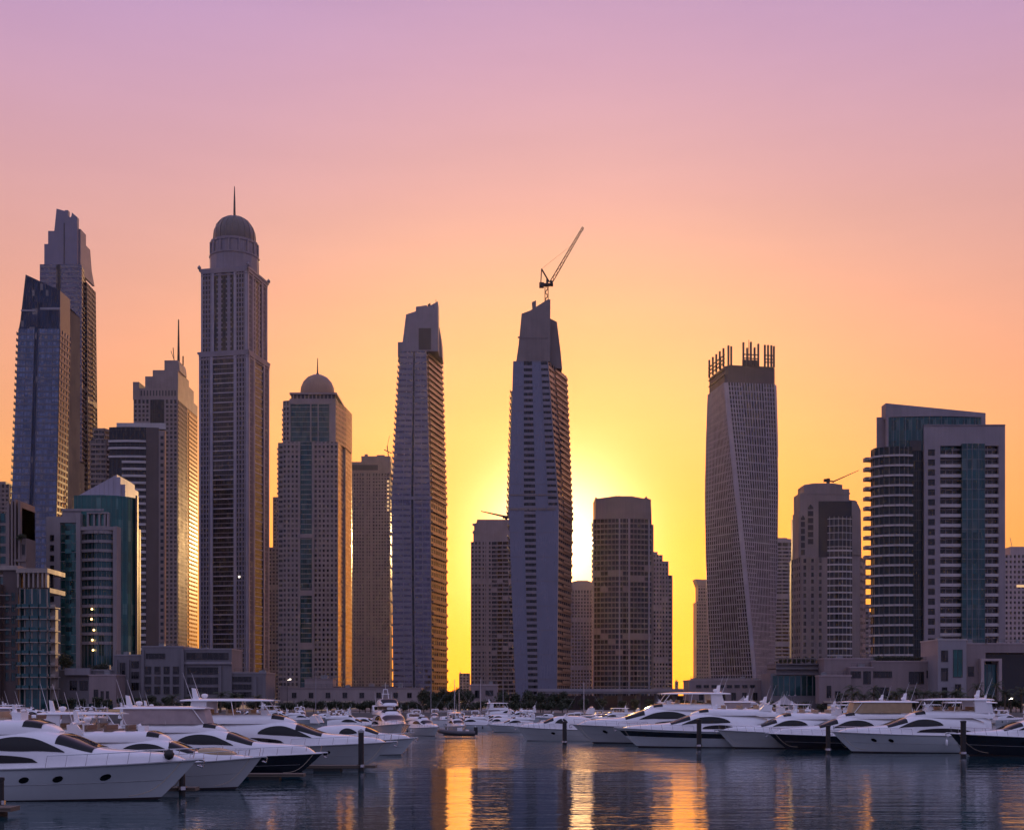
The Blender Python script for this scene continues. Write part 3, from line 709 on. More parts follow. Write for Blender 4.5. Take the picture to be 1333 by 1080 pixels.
t = T('narrow_tower', 'narrow pale tower with flared cornice just left of the twisting tower', 'tower', 917, 1250)
X, Z = t.x, t.z
G = t.mb('glazing', [gl_brown]); W = t.mb('wall', [beige])
body(t, rect(X(906.5), X(932), 22), 0, Z(783), G, W, styles={2: None, 3: None}, fh=3.5, bay=2.6, t=1.7, w=1.0)
body(t, rect(X(909), X(932), 18, 2), Z(783), Z(762), G, W, styles={2: None, 3: None}, fh=3.5, bay=2.6, t=1.7, w=1.0)
W.xz(t.poly([(909, 762), (905.5, 753), (915, 754), (932, 752), (932, 762)]), 1.5, 21)
t.done()

# the twisting tower
t = T('twisted_tower', 'twisting grid tower with bare concrete posts standing up around its top', 'tower', 967, 1000)
X, Z = t.x, t.z
K = t.k; cyy = 24
G = t.mb('glazing', [gl_dark, gl_brown]); W = t.mb('grid', [stone('grey_lilac_panel', (.36, .335, .40), .4), stone('umber_panel', (.25, .17, .14), .4)])
z1 = Z(498); nl = 36
def tring(v):
    a = R(61 - 51.5 * v); hw = (32.2 + 3.2 * min(1, max(0, v * 1.5))) * K
    ch = .90
    out = []
    for q in range(4):
        p = a + q * math.pi / 2
        for (lx, ly) in ((-ch, -1), (ch, -1)):
            out.append((hw * (lx * math.cos(p) - ly * math.sin(p)) + t.xd(967, cyy) * .75, cyy + hw * (lx * math.sin(p) + ly * math.cos(p))))
    return out
fh = z1 / (nl * 2)
for i in range(nl):
    v0, v1 = i / nl, (i + 1) / nl; p0, p1 = tring(v0), tring(v1); za, zb = z1 * v0, z1 * v1
    for j in range(8):
        q = (j + 1) % 8; f = Fc(p0[j], p0[q], za, zb, p1[j], p1[q])
        mean = ((p0[j][1] + p0[q][1]) / 2)
        face = (j // 2)
        wm_ = 0
        if mean > cyy + 8: f.pane(W); continue
        f.pane(G, mi=0)
        if j % 2 == 0:
            bands(f, W, fh, fh * .22, .12, mi=wm_); piers(f, W, [u / 17 for u in range(18)], .50 + .35 * v0 * (wm_ == 0), .65, mi=wm_)
        else: f.bar(W, 0, 1, za, zb, .3)
C = t.mb('crown_wall', [stone('dark_lilac_concrete', (.085, .07, .085), .6), beige]); top = tring(1)
for j in range(8):
    q = (j + 1) % 8; f = Fc(lerp(top[j], (t.xd(967, cyy), cyy), .03), lerp(top[q], (t.xd(967, cyy), cyy), .03), z1, Z(474))
    f.bar(C, 0, 1, z1, Z(475 if j == 0 else 476), 0, -1.0, back=True)
    if j == 0: f.bar(C, .32, .66, Z(475), Z(467), 0, -1.0, back=True); f.bar(C, 0, 1, z1 - 1, z1 + .8, .5)
W.face([(p[0], p[1], z1) for p in top])
f = Fc(top[0], top[1], z1, Z(445))
posts = [(.02, 450), (.08, 451), (.42, 452), (.58, 451), (.34, 445), (.50, 444), (.66, 446), (.80, 447), (.87, 447), (.94, 447), (.995, 448)]
def post(f, u, ptop, w=1.5, zb=None):
    B = MB(); A = f.P(u, z1, -.2); B.box(A[0] - w / 2, A[0] + w / 2, A[1] - w / 2, A[1] + w / 2, Z(476) if zb is None else zb, Z(ptop)); t.sub('concrete_post', B, darkm)
for u, p_ in posts: post(f, u, p_)
f7 = Fc(top[6], top[7], z1, Z(445))
for u in (.05, .28, .5, .72, .95): post(f7, u, 452)
RL = t.mb('ring_beam', [darkm])
for za in (461, 466, 470):
    for u0, u1, ff in ((.34, .66, f), (.80, 1, f)):
        if za == 470 and ff is f and u0 < .5: continue
        ff.bar(RL, u0, u1, Z(za), Z(za) + .8, 0, -.8, back=True)
for za in (462, 467, 472, 480, 488): f7.bar(RL, 0, 1, Z(za), Z(za) + .7, .2, -.8, back=True)
m_ = t.mb('hoist_mast', [crane_m]); m_.tube([(X(981), 20, Z(476)), (X(981), 20, Z(433))], .25, 4); m_.tube([(X(944), 20, Z(476)), (X(944), 20, Z(458))], .3, 4); m_.tube([(X(948), 22, Z(476)), (X(948), 22, Z(460))], .3, 4)
t.done()

t = T('grey_slab', 'hazy pale grey slab tower right behind the twisting tower', 'tower', 1020, 1150)
X, Z = t.x, t.z
G = t.mb('glazing', [gl_brown]); W = t.mb('wall', [lgrey])
body(t, rect(X(1000), X(1036), 30), 0, Z(706), G, W, styles={2: None}, fh=3.4, bay=6, t=1.5, w=.5, bd=.5)
W.box(X(1001), X(1030), .5, 28, Z(706), Z(701)); W.box(X(1012), X(1026), 4, 20, Z(701), Z(699)); t.done()

# beige stepped tower with bowed glass
t = T('bowed_glass_tower', 'beige tower with stepped shoulders, big dark panel and bowed glass bay, crane on roof', 'tower', 1078, 620)
X, Z = t.x, t.z
d = 24
tanst = stone('tan_stone', (.27, .215, .205), .6, spec=.3)
G = t.mb('glazing', [gl_brown, gl_dark]); W = t.mb('wall', [tanst, whiteb])
xd = t.xd
pts = [(X(1043), 0), (X(1119), 0), (xd(1126, 8), 8), (xd(1126, d), d), (xd(1029, d), d), (xd(1031, 12), 12)]
fs = body(t, pts, 0, Z(725), G, W, styles={0: 'skip', 1: dict(t=2, w=1), 2: None, 3: None, 4: dict(bay=4, t=2, w=1.2), 5: dict(t=1.6, w=1.2, bay=3.2)}, fh=3.5)
f = fs[0]; U = lambda p: (p - 1043) / 76
f.pane(W, 0, 1)
for a, b in ((1045, 1050), (1055, 1060), (1065, 1070)):
    f.pane(G, U(a), U(b), d=.05); bands(f, W, 3.5, 1.3, .25, U(a), U(b)); piers(f, W, [U(a), U(b)], .5, .4)
ba = [(X(1077) + i * (X(1109) - X(1077)) / 6, -1.6 * math.sin(math.pi * i / 6)) for i in range(7)]
BY = t.mb('bowed_bay', [gl_dark, whiteb])
for i in range(6):
    f = Fc(ba[i], ba[i + 1], 0, Z(672)); f.pane(BY); bands(f, BY, 3.5, .75, .25, mi=1, z1=Z(712)); bands(f, BY, 3.5, .3, .1, mi=1, z0=Z(712)); piers(f, BY, [.5], .12, .12, mi=1)
BY.face([(a, b, Z(672)) for a, b in ba], 1)
U2 = t.mb('upper_block', [tanst, gl_dark, darkm, gl_brown])
U2.xz(t.poly([(1040, 725), (1040, 665), (1041.5, 665), (1041.5, 641), (1047, 641), (1047, 630.5), (1060, 628.5), (1085, 628.5), (1097, 630.5), (1097, 636), (1106, 636), (1106, 650), (1114, 651), (1118, 657), (1121, 664), (1122, 725)]), .6, 14)
U2.face([(X(1040), .6, Z(725)), (xd(1030, d), d, Z(725)), (xd(1030, d), d, Z(668)), (X(1040), .6, Z(668))]); U2.face([(X(1040), .6, Z(668)), (xd(1030, d), d, Z(668)), (X(1117), d, Z(660)), (X(1117), 14, Z(660))]); U2.face([(X(1041.5), 14, Z(667)), (xd(1035, d), d, Z(667)), (xd(1035, d), d, Z(643)), (X(1041.5), 14, Z(643))])
U2.box(X(1066), X(1109), .35, .6, Z(725), Z(652), 1)
for a, b, c_, e in ((1043, 1048, 674, 724), (1052, 1059, 660, 710)):
    U2.box(X(a), X(b), .4, .6, Z(e), Z(c_), 3)
    U2.xz([(X(a), Z(c_)), (X((a + b) / 2), Z(c_) + 1.6), (X(b), Z(c_))], .4, .6, 3)
    for z in frange(Z(e), Z(c_), 3.5): U2.box(X(a), X(b), .3, .4, z, z + .8)
U2.box(X(1044), X(1107), .4, .6, Z(643), Z(641)); U2.box(X(1109), X(1116), .2, .6, Z(725), Z(652)); U2.box(X(1042), X(1062), -.3, .6, Z(727), Z(723)); U2.box(X(1110), X(1119.5), -.3, 8, Z(722), Z(718))
t.done()
c = empty('roof_crane', (WX(1078, 630), 630, WZ(629, 630))); k = 630 / F
tag(c, 'small roof crane with thin raised jib on the beige bowed glass tower', 'crane')
m_ = MB(); m_.tube([(0, 0, -.5), (0, 0, 2.5)], .9, 6); m_.box(-2.2, .8, -.8, .8, .8, 2.2); build('mast', m_, crane_m, c)
m_ = MB(); m_.tube([(6 * k, 0, 2 * k), (40 * k, 0, 17 * k)], [.35, .12], 4); m_.tube([(0, 0, 1.4), (8 * k, 0, 2 * k)], .4, 4); build('jib', m_, crane_m, c)

# big apartment block on the right
t = T('apartment_block', 'large wide apartment building with rounded banded left end and teal glass stripe', 'apartment building', 1255, 430)
X, Z = t.x, t.z
d = 22
ST = [stone('lilac_stone', (.29, .245, .265), .5), gl_dark, gl_dteal, whiteb, gl_teal]
W = t.mb('frame_wall', ST[0]); fhh = 12.93 * t.k
zb, zt = 0, Z(553)
# frame: two piers, head, left pier with holes for windows is solid with recessed openings
W.box(X(1203), X(1208), 0, d, 0, Z(580)); W.box(X(1217), X(1224), 0, d, 0, Z(580)); W.box(X(1300), X(1308.5), 0, d, 0, Z(580)); W.box(X(1203), X(1308.5), 0, d, Z(580), zt)
rows = [Z(588.5) - i * fhh for i in range(20)]
prev = Z(580)
for z in rows:
    W.box(X(1208), X(1217), 0, d, z + 1.0, prev); prev = z - 1.2
    B = MB(); B.box(X(1208), X(1217), .35, .45, z - 1.2, z + 1.0); wd = t.sub('window', B, gl_dark)
    B = MB(); B.box(X(1212.3), X(1212.7), .25, .35, z - 1.2, z + 1.0); B.box(X(1208), X(1217), .25, .35, z + .3, z + .42); t.sub('window_frame', B, darkm, parent=wd)
W.box(X(1208), X(1217), 0, d, 0, prev)
W.xz(t.poly([(1203, 553.5), (1203, 552.5), (1308.5, 552.5), (1308.5, 553.5)]), -.3, d)
G = t.mb('glazing', [gl_dark, gl_dteal, gl_teal])
fc = Fc((X(1224), 1.6), (X(1251), 1.6), 0, Z(580)); fc.pane(G)
fc2 = Fc((X(1281), 1.6), (X(1300), 1.6), 0, Z(580)); fc2.pane(G)
fc3 = Fc((X(1251), -.9), (X(1264), -1.3), 0, Z(578)); fc3.pane(G, mi=1); fc4 = Fc((X(1264), -1.3), (X(1281), -.9), 0, Z(578)); fc4.pane(G, mi=1)
G.face([(X(1251), -.9, Z(578)), (X(1281), -.9, Z(578)), (X(1281), 2, Z(578)), (X(1251), 2, Z(578))], 1)
Fc((X(1251), 1.6), (X(1251), -.9), 0, Z(578)).pane(G, mi=1); Fc((X(1281), -.9), (X(1281), 1.6), 0, Z(578)).pane(G, mi=1)
for f_ in (fc3, fc4): bands(f_, W, fhh, .12, .05); piers(f_, W, [0, .5, 1], .12, .08)
for i in range(20):
    z = Z(594.5) - i * fhh
    for f_, u0, u1 in ((fc, 0, 1), (fc2, 0, 1)):
        B = MB(); f_.bar(B, u0, u1, z - .15, z, 1.5, back=True); f_.bar(B, u0, u1, z, z + .95, 1.5, 1.36, back=True)
        b_ = t.sub('balcony', B, whiteb)
        if i % 3 == 1 or f_ is fc:
            B = MB(); u = random.choice((.2, .45, .7)); f_.bar(B, u, u + .12, z, z + 2.0, .12, mi=0); t.sub('balcony_door', B, darkm, parent=b_)
for f_ in (fc, fc2): piers(f_, W, [.33, .66], .25, .2); bands(f_, W, fhh, .5, .15, off=.2)
# upper block with curved ribbon of glass
UB = t.mb('upper_block', [ST[0], gl_dteal])
UB.xy([(t.xd(1153, 4), 4), (t.xd(1283, 4), 4), (t.xd(1283, 4), d + 8), (t.xd(1153, d + 8), d + 8)], Z(620), Z(541) - .01)
UB.xz([(t.xd(1153, 4), Z(541)), (t.xd(1153, 4), Z(521)), (t.xd(1283, 4), Z(534)), (t.xd(1283, 4), Z(541))], 4, 9)
UB.xy([(t.xd(1141, 7), 7), (t.xd(1153.5, 7), 7), (t.xd(1153, d), d), (t.xd(1142, d), d)], Z(620), Z(537))
rb = [(X(1158) + i * (X(1281) - X(1158)) / 8, 4 - 1.2 - 1.6 * math.sin(math.pi * i / 8)) for i in range(9)]
for i in range(8):
    f_ = Fc(rb[i], rb[i + 1], Z(585), Z(541)); f_.pane(UB, mi=1); piers(f_, UB, [0, .5], .1, .08); f_.bar(UB, 0, 1, Z(541), Z(540), .5, -3)
UB.box(X(1157), X(1159), 2.0, 4, Z(585), Z(541), 0)
cr = t.mb('cleaning_cradle', [crane_m]); cr.box(X(1240), X(1280), 10, 10.5, Z(530), Z(528.8)); cr.box(X(1262), X(1270), 9, 11, Z(533), Z(528)); cr.box(X(1270), X(1291), 9.6, 10.4, Z(534), Z(532)); cr.box(X(1268), X(1270), 9.5, 11.5, Z(537), Z(530))
# rounded banded end
cu = [(t.xd(1134.5, 10), 10), (t.xd(1134, 5), 5), (X(1140), 1.5), (X(1150), -.6), (X(1163), -1.5), (X(1175), -1.6), (X(1186), -1)]
ER = t.mb('rounded_end', [glass('end_glazing', (.004, .014, .018), .08, metal=.2, spec=.4, blind=.08, blindcol=(.03, .04, .04)), ST[0], whiteb]); fe = [Fc(cu[i], cu[i + 1], 0, Z(582)) for i in range(6)]
for f_ in fe: f_.pane(ER); piers(f_, ER, [0, .5], .12, .15, mi=1)
ER.face([(a, b, Z(582)) for a, b in cu] + [(X(1186), d, Z(582)), (t.xd(1136, d), d, Z(582))], 1)
Fc((t.xd(1136, d), d), (t.xd(1134.5, 10), 10), 0, Z(582)).pane(ER)
for i in range(21):
    z = Z(595) - i * fhh; B = MB()
    for f_ in fe: f_.bar(B, 0, 1, z, z + .62, .8, back=True)
    t.sub('balcony', B, whiteb)
    B = MB(); xa, xb = t.xd(1126.5, 6), t.xd(1134.5, 6); B.box(xa, xb, 6, 9, z - .1, z + .15); B.box(xa, xb, 5.9, 6.05, z + .15, z + 1.15); B.box(xa, xa + .15, 6.06, 9, z + .15, z + 1.15); t.sub('balcony', B, ST[0])
G2 = t.mb('recess_glazing', [MATS['end_glazing'], darkm]); f_ = Fc((X(1186), 1.5), (X(1203), 1.5), 0, Z(572)); f_.pane(G2); bands(f_, G2, fhh, .2, .05, mi=1); piers(f_, G2, [.5], .15, .1, mi=1)
G2.box(X(1186), X(1200), 1.2, 1.5, Z(585), Z(572), 1)
t.done()

t = T('rose_tower', 'hazy rose pink gridded tower cut by right edge of picture', 'tower', 1330, 800)
X, Z = t.x, t.z
G = t.mb('glazing', [gl_brown]); W = t.mb('wall', [rose])
body(t, rect(X(1302), X(1372), 30), 0, Z(722), G, W, fh=3.3, bay=2.6, t=1.6, w=1.3)
W.box(X(1316), X(1360), 1, 26, Z(722), Z(711)); W.bar((X(1326), 10, Z(711)), (X(1323), 10, Z(697)), .25)
B = MB(); B.box(X(1323), X(1334), -.6, -.4, Z(764), Z(761)); t.sub('lit_window', B, slit)
t.done()
t = T('small_far_block', 'small hazy block peeping between bowed glass tower and rounded apartment end', 'building', 1128, 800)
G = t.mb('glazing', [gl_brown]); W = t.mb('wall', [beige]); body(t, rect(t.x(1120), t.x(1137), 12), 0, t.z(796), G, W, fh=3.3, bay=3, t=1.4, w=.8); W.box(t.x(1124), t.x(1133), 2, 8, t.z(796), t.z(791)); t.done()
t = T('far_left_block', 'hazy block at the left picture edge behind the leaning glass tower', 'building', 0, 1000)
G = t.mb('glazing', [gl_brown]); W = t.mb('wall', [brown2]); body(t, rect(t.x(-25), t.x(12), 25), 0, t.z(630), G, W, fh=3.5, bay=3.3, t=1.5, w=1); W.box(t.x(-20), t.x(6), 2, 18, t.z(630), t.z(626)); t.done()

# ------------------------------------------------------------ buildings along the quay
def window(t, x0, x1, za, zb, y, m=None, mull=1, frame=None):
    """a framed opening set on a wall whose face is at depth y (pixels in, metres out)"""
    x0, x1, za, zb = t.x(x0), t.x(x1), t.z(za), t.z(zb)
    B = MB(); e = .12
    B.box(x0, x0 + e, y - .1, y + .05, zb, za); B.box(x1 - e, x1, y - .1, y + .05, zb, za); B.box(x0 + e, x1 - e, y - .1, y + .05, za - e, za); B.box(x0 + e, x1 - e, y - .16, y + .05, zb, zb + e)
    for i in range(1, mull + 1):
        xm = x0 + (x1 - x0) * i / (mull + 1); B.box(xm - .05, xm + .05, y - .08, y + .05, zb + e, za - e)
    o = t.sub('window', B, frame or darkm)
    P = MB(); P.face([(x0 + e, y - .02, zb + e), (x1 - e, y - .02, zb + e), (x1 - e, y - .02, za - e), (x0 + e, y - .02, za - e)], 0, [(x0, zb), (x1, zb), (x1, za), (x0, za)])
    t.sub('pane', P, m or gl_dark, parent=o); return o

# teal glass building
t = T('teal_building', 'teal glass building with sloped lilac roof, stone frame and a column of lit lamps', 'apartment building', 115, 420)
X, Z = t.x, t.z; d = 20; fh = 12.0 * t.k
SW = [stone('taupe_stone', (.30, .26, .265), .5), lgrey]
W = t.mb('frame_wall', SW); G = t.mb('glazing', [gl_teal, gl_dteal])
for z in [700 + 13.2 * i for i in range(12)]: window(t, 65, 70.5, z - 4, z + 4, 0, gl_dark, 0)
W.box(X(60), X(78), 0, d, 0, Z(676)); W.box(X(78), X(100), 0, d, Z(680), Z(672)); W.box(X(100), X(105.5), -.8, d, 0, Z(668)); W.box(X(60), X(78), .2, d, Z(676), Z(672)); W.box(X(148), X(153), -.8, 6, 0, Z(685)); W.box(X(105.5), X(148), -.5, 3, Z(690), Z(685.5))
f_ = Fc((X(78), .8), (X(100), .8), 0, Z(680)); f_.pane(G, mi=0); f_.pane(G, .28, .62, d=.04, mi=1); bands(f_, W, fh, .15, .08); 
for i, z in enumerate(frange(2, Z(684), fh)): 
    B = MB(); f_.bar(B, .26, .64, z + .8, z + 2.3, .14); t.sub('bay_window', B, gl_teal)
cv = [(X(105.5) + i * (X(148) - X(105.5)) / 7, 1.2 - 2.0 * math.sin(math.pi * i / 7)) for i in range(8)]
fe = [Fc(cv[i], cv[i + 1], 0, Z(690)) for i in range(7)]
for q in fe: q.pane(G, mi=1); piers(q, W, [.5], .1, .12)
for z in [Z(694) - i * fh for i in range(13)]:
    B = MB()
    for q in fe: q.bar(B, 0, 1, z - .15, z + .85, .6, back=True)
    t.sub('balcony', B, SW[0])
B = t.mb('glass_drum', [gl_teal, lgrey, gl_dteal])
dr = [(X(86), 6), (X(92), 3), (X(105), 1.8), (X(130), 1.6), (X(150), 3.2), (X(160), 5.5), (X(168), 9)]
fq = [Fc(dr[i], dr[i + 1], 0, Z(643)) for i in range(6)]
for q in fq: q.pane(B, mi=0 if q.b0[0] < X(120) else 0); piers(q, B, [0, .33, .66], .1, .08, mi=2); bands(q, B, fh, .12, .06, mi=2)
B.face([(a, b, Z(643)) for a, b in dr] + [(t.xd(163, d + 4), d + 4, Z(643)), (X(86), d + 4, Z(643))], 1)
Fc((X(168), 9), (t.xd(163, d + 4), d + 4), 0, Z(643)).pane(W)
R_ = t.mb('sloped_roof', [stone('lilac_roof_sheet', (.40, .36, .43), .45, .1), lgrey]); R_.xz(t.poly([(93, 643), (146, 614), (146, 643)]), 5, d + 2); R_.box(X(146.1), X(152), 4, d, Z(643), Z(618)); R_.box(X(152), X(157), 5, d, Z(643), Z(627))
for i in range(1, 9): R_.xz(t.poly([(93 + i * 6, 643 - i * 3.28), (93.5 + i * 6, 643 - i * 3.55), (93.5 + i * 6, 643), (93 + i * 6, 643)]), 4.94, 5, 1)
P = t.mb('penthouse', [SW[0], gl_dark]); P.box(X(78), X(112), 2, 10, Z(672), Z(664)); P.box(X(78), X(133), 1.6, 10, Z(664), Z(661)); P.box(X(112), X(140), .6, 8, Z(685), Z(684))
for a in (112, 120, 127, 134, 138): P.box(X(a), X(a + 2.4), .8, 6, Z(684), Z(668))
P.box(X(112), X(140.4), .6, 8, Z(668), Z(666)); P.box(X(112), X(138), 3, 3.2, Z(684), Z(668), 1)
E = t.mb('edge_fin', [brown]); E.box(X(167.5), X(170), 7.5, 9, 0, Z(640))
for xx, yy in ((122, 793), (121.5, 806), (124.5, 820), (122.5, 833), (123.5, 846)):
    B = MB(); r = 1.5 * t.k; B.lathe([(.02, Z(yy) - r), (r * .7, Z(yy) - r * .7), (r, Z(yy)), (r * .7, Z(yy) + r * .7), (.02, Z(yy) + r)], X(xx), -1.8, 10)
    t.sub('lamp', B, lamp_warm, smooth=True)
t.done()

t = T('dark_slim_block', 'slim dark block with pale edge standing right against the teal glass building', 'building', 176, 440)
X, Z = t.x, t.z; W = t.mb('wall', [brown, lgrey, gl_dark]); W.box(X(170.5), X(180), 0, 3, 0, Z(692)); W.box(X(180.05), X(182), -.4, 1, 0, Z(689)); W.box(X(170.5), X(179.9), .3, 2.7, Z(692), Z(690))
for z in frange(3, Z(700), 3.3): window(t, 173, 177.5, HOR - (z + 1.6 + t.g - EYE) / t.k, HOR - (z + t.g - EYE) / t.k, 0, gl_dark, 0)
t.done()

# building with curved balconies at the left edge
t = T('curved_balcony_building', 'low beige building with curved teal balconies and open roof loggia at left edge', 'apartment building', 45, 340)
X, Z = t.x, t.z; W = t.mb('wall', [cream, brown, gl_dark]); G = t.mb('glazing', [gl_dteal, gl_teal]); fh = 15.1 * t.k
cv = [(X(22), 2.0), (X(30), 1.0), (X(40), .5), (X(50), .7), (X(58), 1.4), (X(61), 2.2)]
fe = [Fc(cv[i], cv[i + 1], 0, Z(766)) for i in range(5)]
for q in fe: q.pane(G); piers(q, W, [0], .7, .15)
for i in range(8):
    z = Z(790) - i * fh; B = MB()
    if z < 0: break
    for q in fe: q.bar(B, 0, 1, z - .2, z + .05, 1.3, back=True); q.bar(B, 0, 1, z + .05, z + .9, 1.3, 1.2, mi=1, back=True)
    t.sub('balcony', B, [cream, gl_dteal])
    B = MB(); B.box(X(61), X(70), 1.0, 5, z - .2, z + .1); B.box(X(61), X(70), .9, 1.0, z + .1, z + .8); t.sub('balcony', B, cream)
W.box(X(20), X(61), 2.2, 14, Z(770), Z(764)); W.box(X(61), X(67), 3, 5, 0, Z(792)); W.box(X(20), X(61), .4, 14, Z(745), Z(739)); W.box(X(-30), X(20), 1.2, 14, Z(741), Z(735))
for a in (21, 29, 35, 41, 47, 53, 58): W.box(X(a), X(a + 2.2), .6, 2.2, Z(764), Z(745))
W.box(X(22), X(60), 5, 6, Z(764), Z(745), 2); W.box(X(-30), X(0), 0, 12, 0, Z(760), 1); W.box(X(0), X(20), 2, 12, 0, Z(741), 1)
for i in range(8):
    for a in (3, 11): window(t, a, a + 5, 770 + 15 * i, 781 + 15 * i, 2, gl_dteal, 1)
for k in range(7): W.box(X(-20), X(15), -.6, 0, Z(775 + 15 * k), Z(774 + 15 * k))
t.done()

t = T('stepped_brown_building', 'brown building with vertical piers and roof box rising behind the curved balconies', 'building', 20, 400)
X, Z = t.x, t.z; W = t.mb('wall', [brown2, gl_dark, gl_dteal]); 
body(t, rect(X(-20), X(9), 14), 0, Z(668), W, W, fh=3.3, bay=2.4, t=.9, w=.5, gm=2)
W.box(X(9), X(13), -.5, 12, 0, Z(655)); W.box(X(15), X(17.5), -.6, 12, 0, Z(652)); W.box(X(19.5), X(21.5), -.6, 12, 0, Z(650)); W.box(X(24), X(27), -.4, 12, 0, Z(652)); W.box(X(9), X(27), 1, 12, 0, Z(660), 1); W.box(X(27), X(34), 0, 8, 0, Z(700)); 
window(t, 28.5, 32.5, 708, 722, 0, gl_dark, 0)
W.box(X(19), X(34), -.7, .3, Z(731), Z(728)); t.done()

# stone front buildings along the promenade
greyu = plain('grey_plant_unit', (.22, .22, .23), .5); awn = plain('sand_awning', (.30, .23, .18), .8)
def low(name, label, cx, Y, mats, blocks, wins=(), piers_=(), cat='building'):
    t = T(name, label, cat, cx, Y); W = t.mb('wall', mats)
    for (x0, x1, a, b, y0, y1, mi) in blocks: W.box(t.x(x0), t.x(x1), y0, y1, t.z(b), t.z(a), mi)
    for (x0, x1, a, y0, y1) in [(q[0], q[1], q[2], q[4], q[5]) for q in blocks if q[6] == 0]:
        W.box(t.x(x0) - .15, t.x(x1) + .15, y0 - .15, y1 + .1, t.z(a), t.z(a) + .35, min(1, len(mats) - 1))
    for w in wins: window(t, *w)
    rr = random.Random(cx)
    for q in blocks:
        if q[6] != 0: continue
        x0, x1, zt, y0, y1 = t.x(q[0]) + .5, t.x(q[1]) - .5, t.z(q[2]) + .35, q[4] + .6, q[5] - 1
        for _ in range(max(1, int((x1 - x0) / 7))):
            B = MB(); a_ = rr.uniform(x0, max(x0 + .1, x1 - 2)); w_ = rr.uniform(.9, 2.0); h_ = rr.uniform(.5, 1.3); y_ = rr.uniform(y0 + 1.5, max(y0 + 1.6, y1 - 2))
            B.box(a_, a_ + w_, y_, y_ + 1.3, zt - .4, zt + h_); B.lathe([(.02, zt + h_ + .12), (.3, zt + h_ + .1), (.3, zt + h_)], a_ + w_ / 2, y_ + .65, 10); t.sub('roof_unit', B, greyu)
        if x1 - x0 > 4:
            B = MB(); ra = frange(x0, x1, 1.6) + [x1]
            for a_ in ra: B.tube([(a_, y0, zt - .1), (a_, y0, zt + .95)], .03, 4)
            for h_ in (.5, .95): B.tube([(x0, y0, zt + h_), (x1, y0, zt + h_)], .03, 4)
            t.sub('railing', B, darkm)
            if q[3] > 910 and y0 < 2.5:
                for a_ in frange(x0 + .6, x1 - 3, 5.5):
                    B = MB(); yw = q[4]; B.hexa([(a_, yw - 1.3, 2.45), (a_ + 2.8, yw - 1.3, 2.45), (a_ + 2.8, yw, 2.9), (a_, yw, 2.9), (a_, yw - 1.3, 2.52), (a_ + 2.8, yw - 1.3, 2.52), (a_ + 2.8, yw, 2.98), (a_, yw, 2.98)]); t.sub('awning', B, awn)
    for (x0, x1, a, b, y0) in piers_: W.box(t.x(x0), t.x(x1), y0 - .5, y0 - .01, t.z(b), t.z(a), 0)
    t.done(); return t
B0 = 915.5
low('terrace_block', 'low dark block with pale terrace wall in front of the teal glass building', 95, 345, [grey, lgrey], [(70, 150, 872, B0, 4, 14, 0), (80, 113, 869, 878, 2.4, 3.9, 1)],
    [(84, 94, 885, 898, 4, gl_dark, 2), (97, 108, 885, 898, 4, gl_dark, 2), (112, 118, 876, 884, 4, gl_dteal, 1)])
low('rose_block', 'low rose coloured block with round lamp and arched openings near the left quay', 133, 328, [pink, rose], [(116, 151, 879, B0, 0, 8, 0)],
    [(122, 128, 897, 909, 0, gl_dark, 0), (131, 135, 899, 909, 0, gl_dark, 0), (138, 142, 899, 909, 0, gl_dark, 0)])
low('pillared_house', 'grey three storey house with tall narrow windows left of the wide office', 166, 340, [grey, lgrey], [(148, 184.5, 853, B0, 0, 12, 0)],
    [(156, 163, 862, 905, 0, gl_dark, 0), (171, 181, 860, 869, 0, gl_dark, 1), (171, 181, 874, 883, 0, gl_dark, 1), (171, 181, 888, 898, 0, gl_dark, 1)], [(150, 153.5, 858, 914, 0), (166, 169, 858, 914, 0)])
wins = [(242, 297, 849, 858, .6, gl_dark, 7), (190, 215, 850, 857, 0, gl_dark, 2)]
for r in range(3):
    for a, b in ((189, 197), (201, 209), (213, 221), (225, 233)): wins.append((a, b, 867 + r * 13, 877 + r * 13, 0, gl_dark, 0))
    wins.append((243, 284, 868 + r * 13, 877 + r * 13, .6, gl_dark, 6)); wins.append((289, 326, 880 + r * 10, 887 + r * 10, 1.4, gl_dark, 5))
low('wide_office', 'wide grey office with ribbon windows and pale frames behind the left yachts', 262, 336, [grey, lgrey],
    [(185, 238, 842, B0, 0, 14, 0), (238, 301, 845, B0, .6, 14, 0), (301, 345, 876, B0, 1.4, 14, 0), (238, 301, 861, 864, .1, .59, 1)], wins,
    [(184.7, 188, 846, 914, 0), (236, 240, 846, 914, 0), (284, 288, 866, 914, .6), (329, 333, 880, 914, 1.4), (341, 345, 880, 914, 1.4)])
low('long_wall_building', 'long low beige building with blank wall below copper domed tower', 456, 350, [beige, pink, brown],
    [(364, 548, 896, B0 + 2, 0, 10, 0), (395, 432, 884, 895.9, 2, 9, 0), (432, 512, 893, 895.9, 3, 8, 2)], [(x, x + 6, 901, 908, 0, gl_dark, 1) for x in (380, 402, 424, 446, 468, 490, 512, 530)])
low('kiosk_block', 'small pale block between dark trees under the orange hazy apartment tower', 630, 345, [pink, rose], [(612, 648, 892, B0 + 2, 0, 8, 0)], [(618, 624, 898, 908, 0, gl_dark, 0), (632, 642, 898, 905, 0, gl_dark, 1)])
t = T('footbridge', 'long flat bridge deck on round columns crossing below the broad brown tower', 'bridge', 815, 380)
X, Z = t.x, t.z; t.mb('deck', [grey]).box(X(700), X(908), 0, 7, Z(902.5), Z(898.5))
B = t.mb('parapet', [lgrey]); B.box(X(700), X(908), -.2, 0, Z(899.5), Z(896))
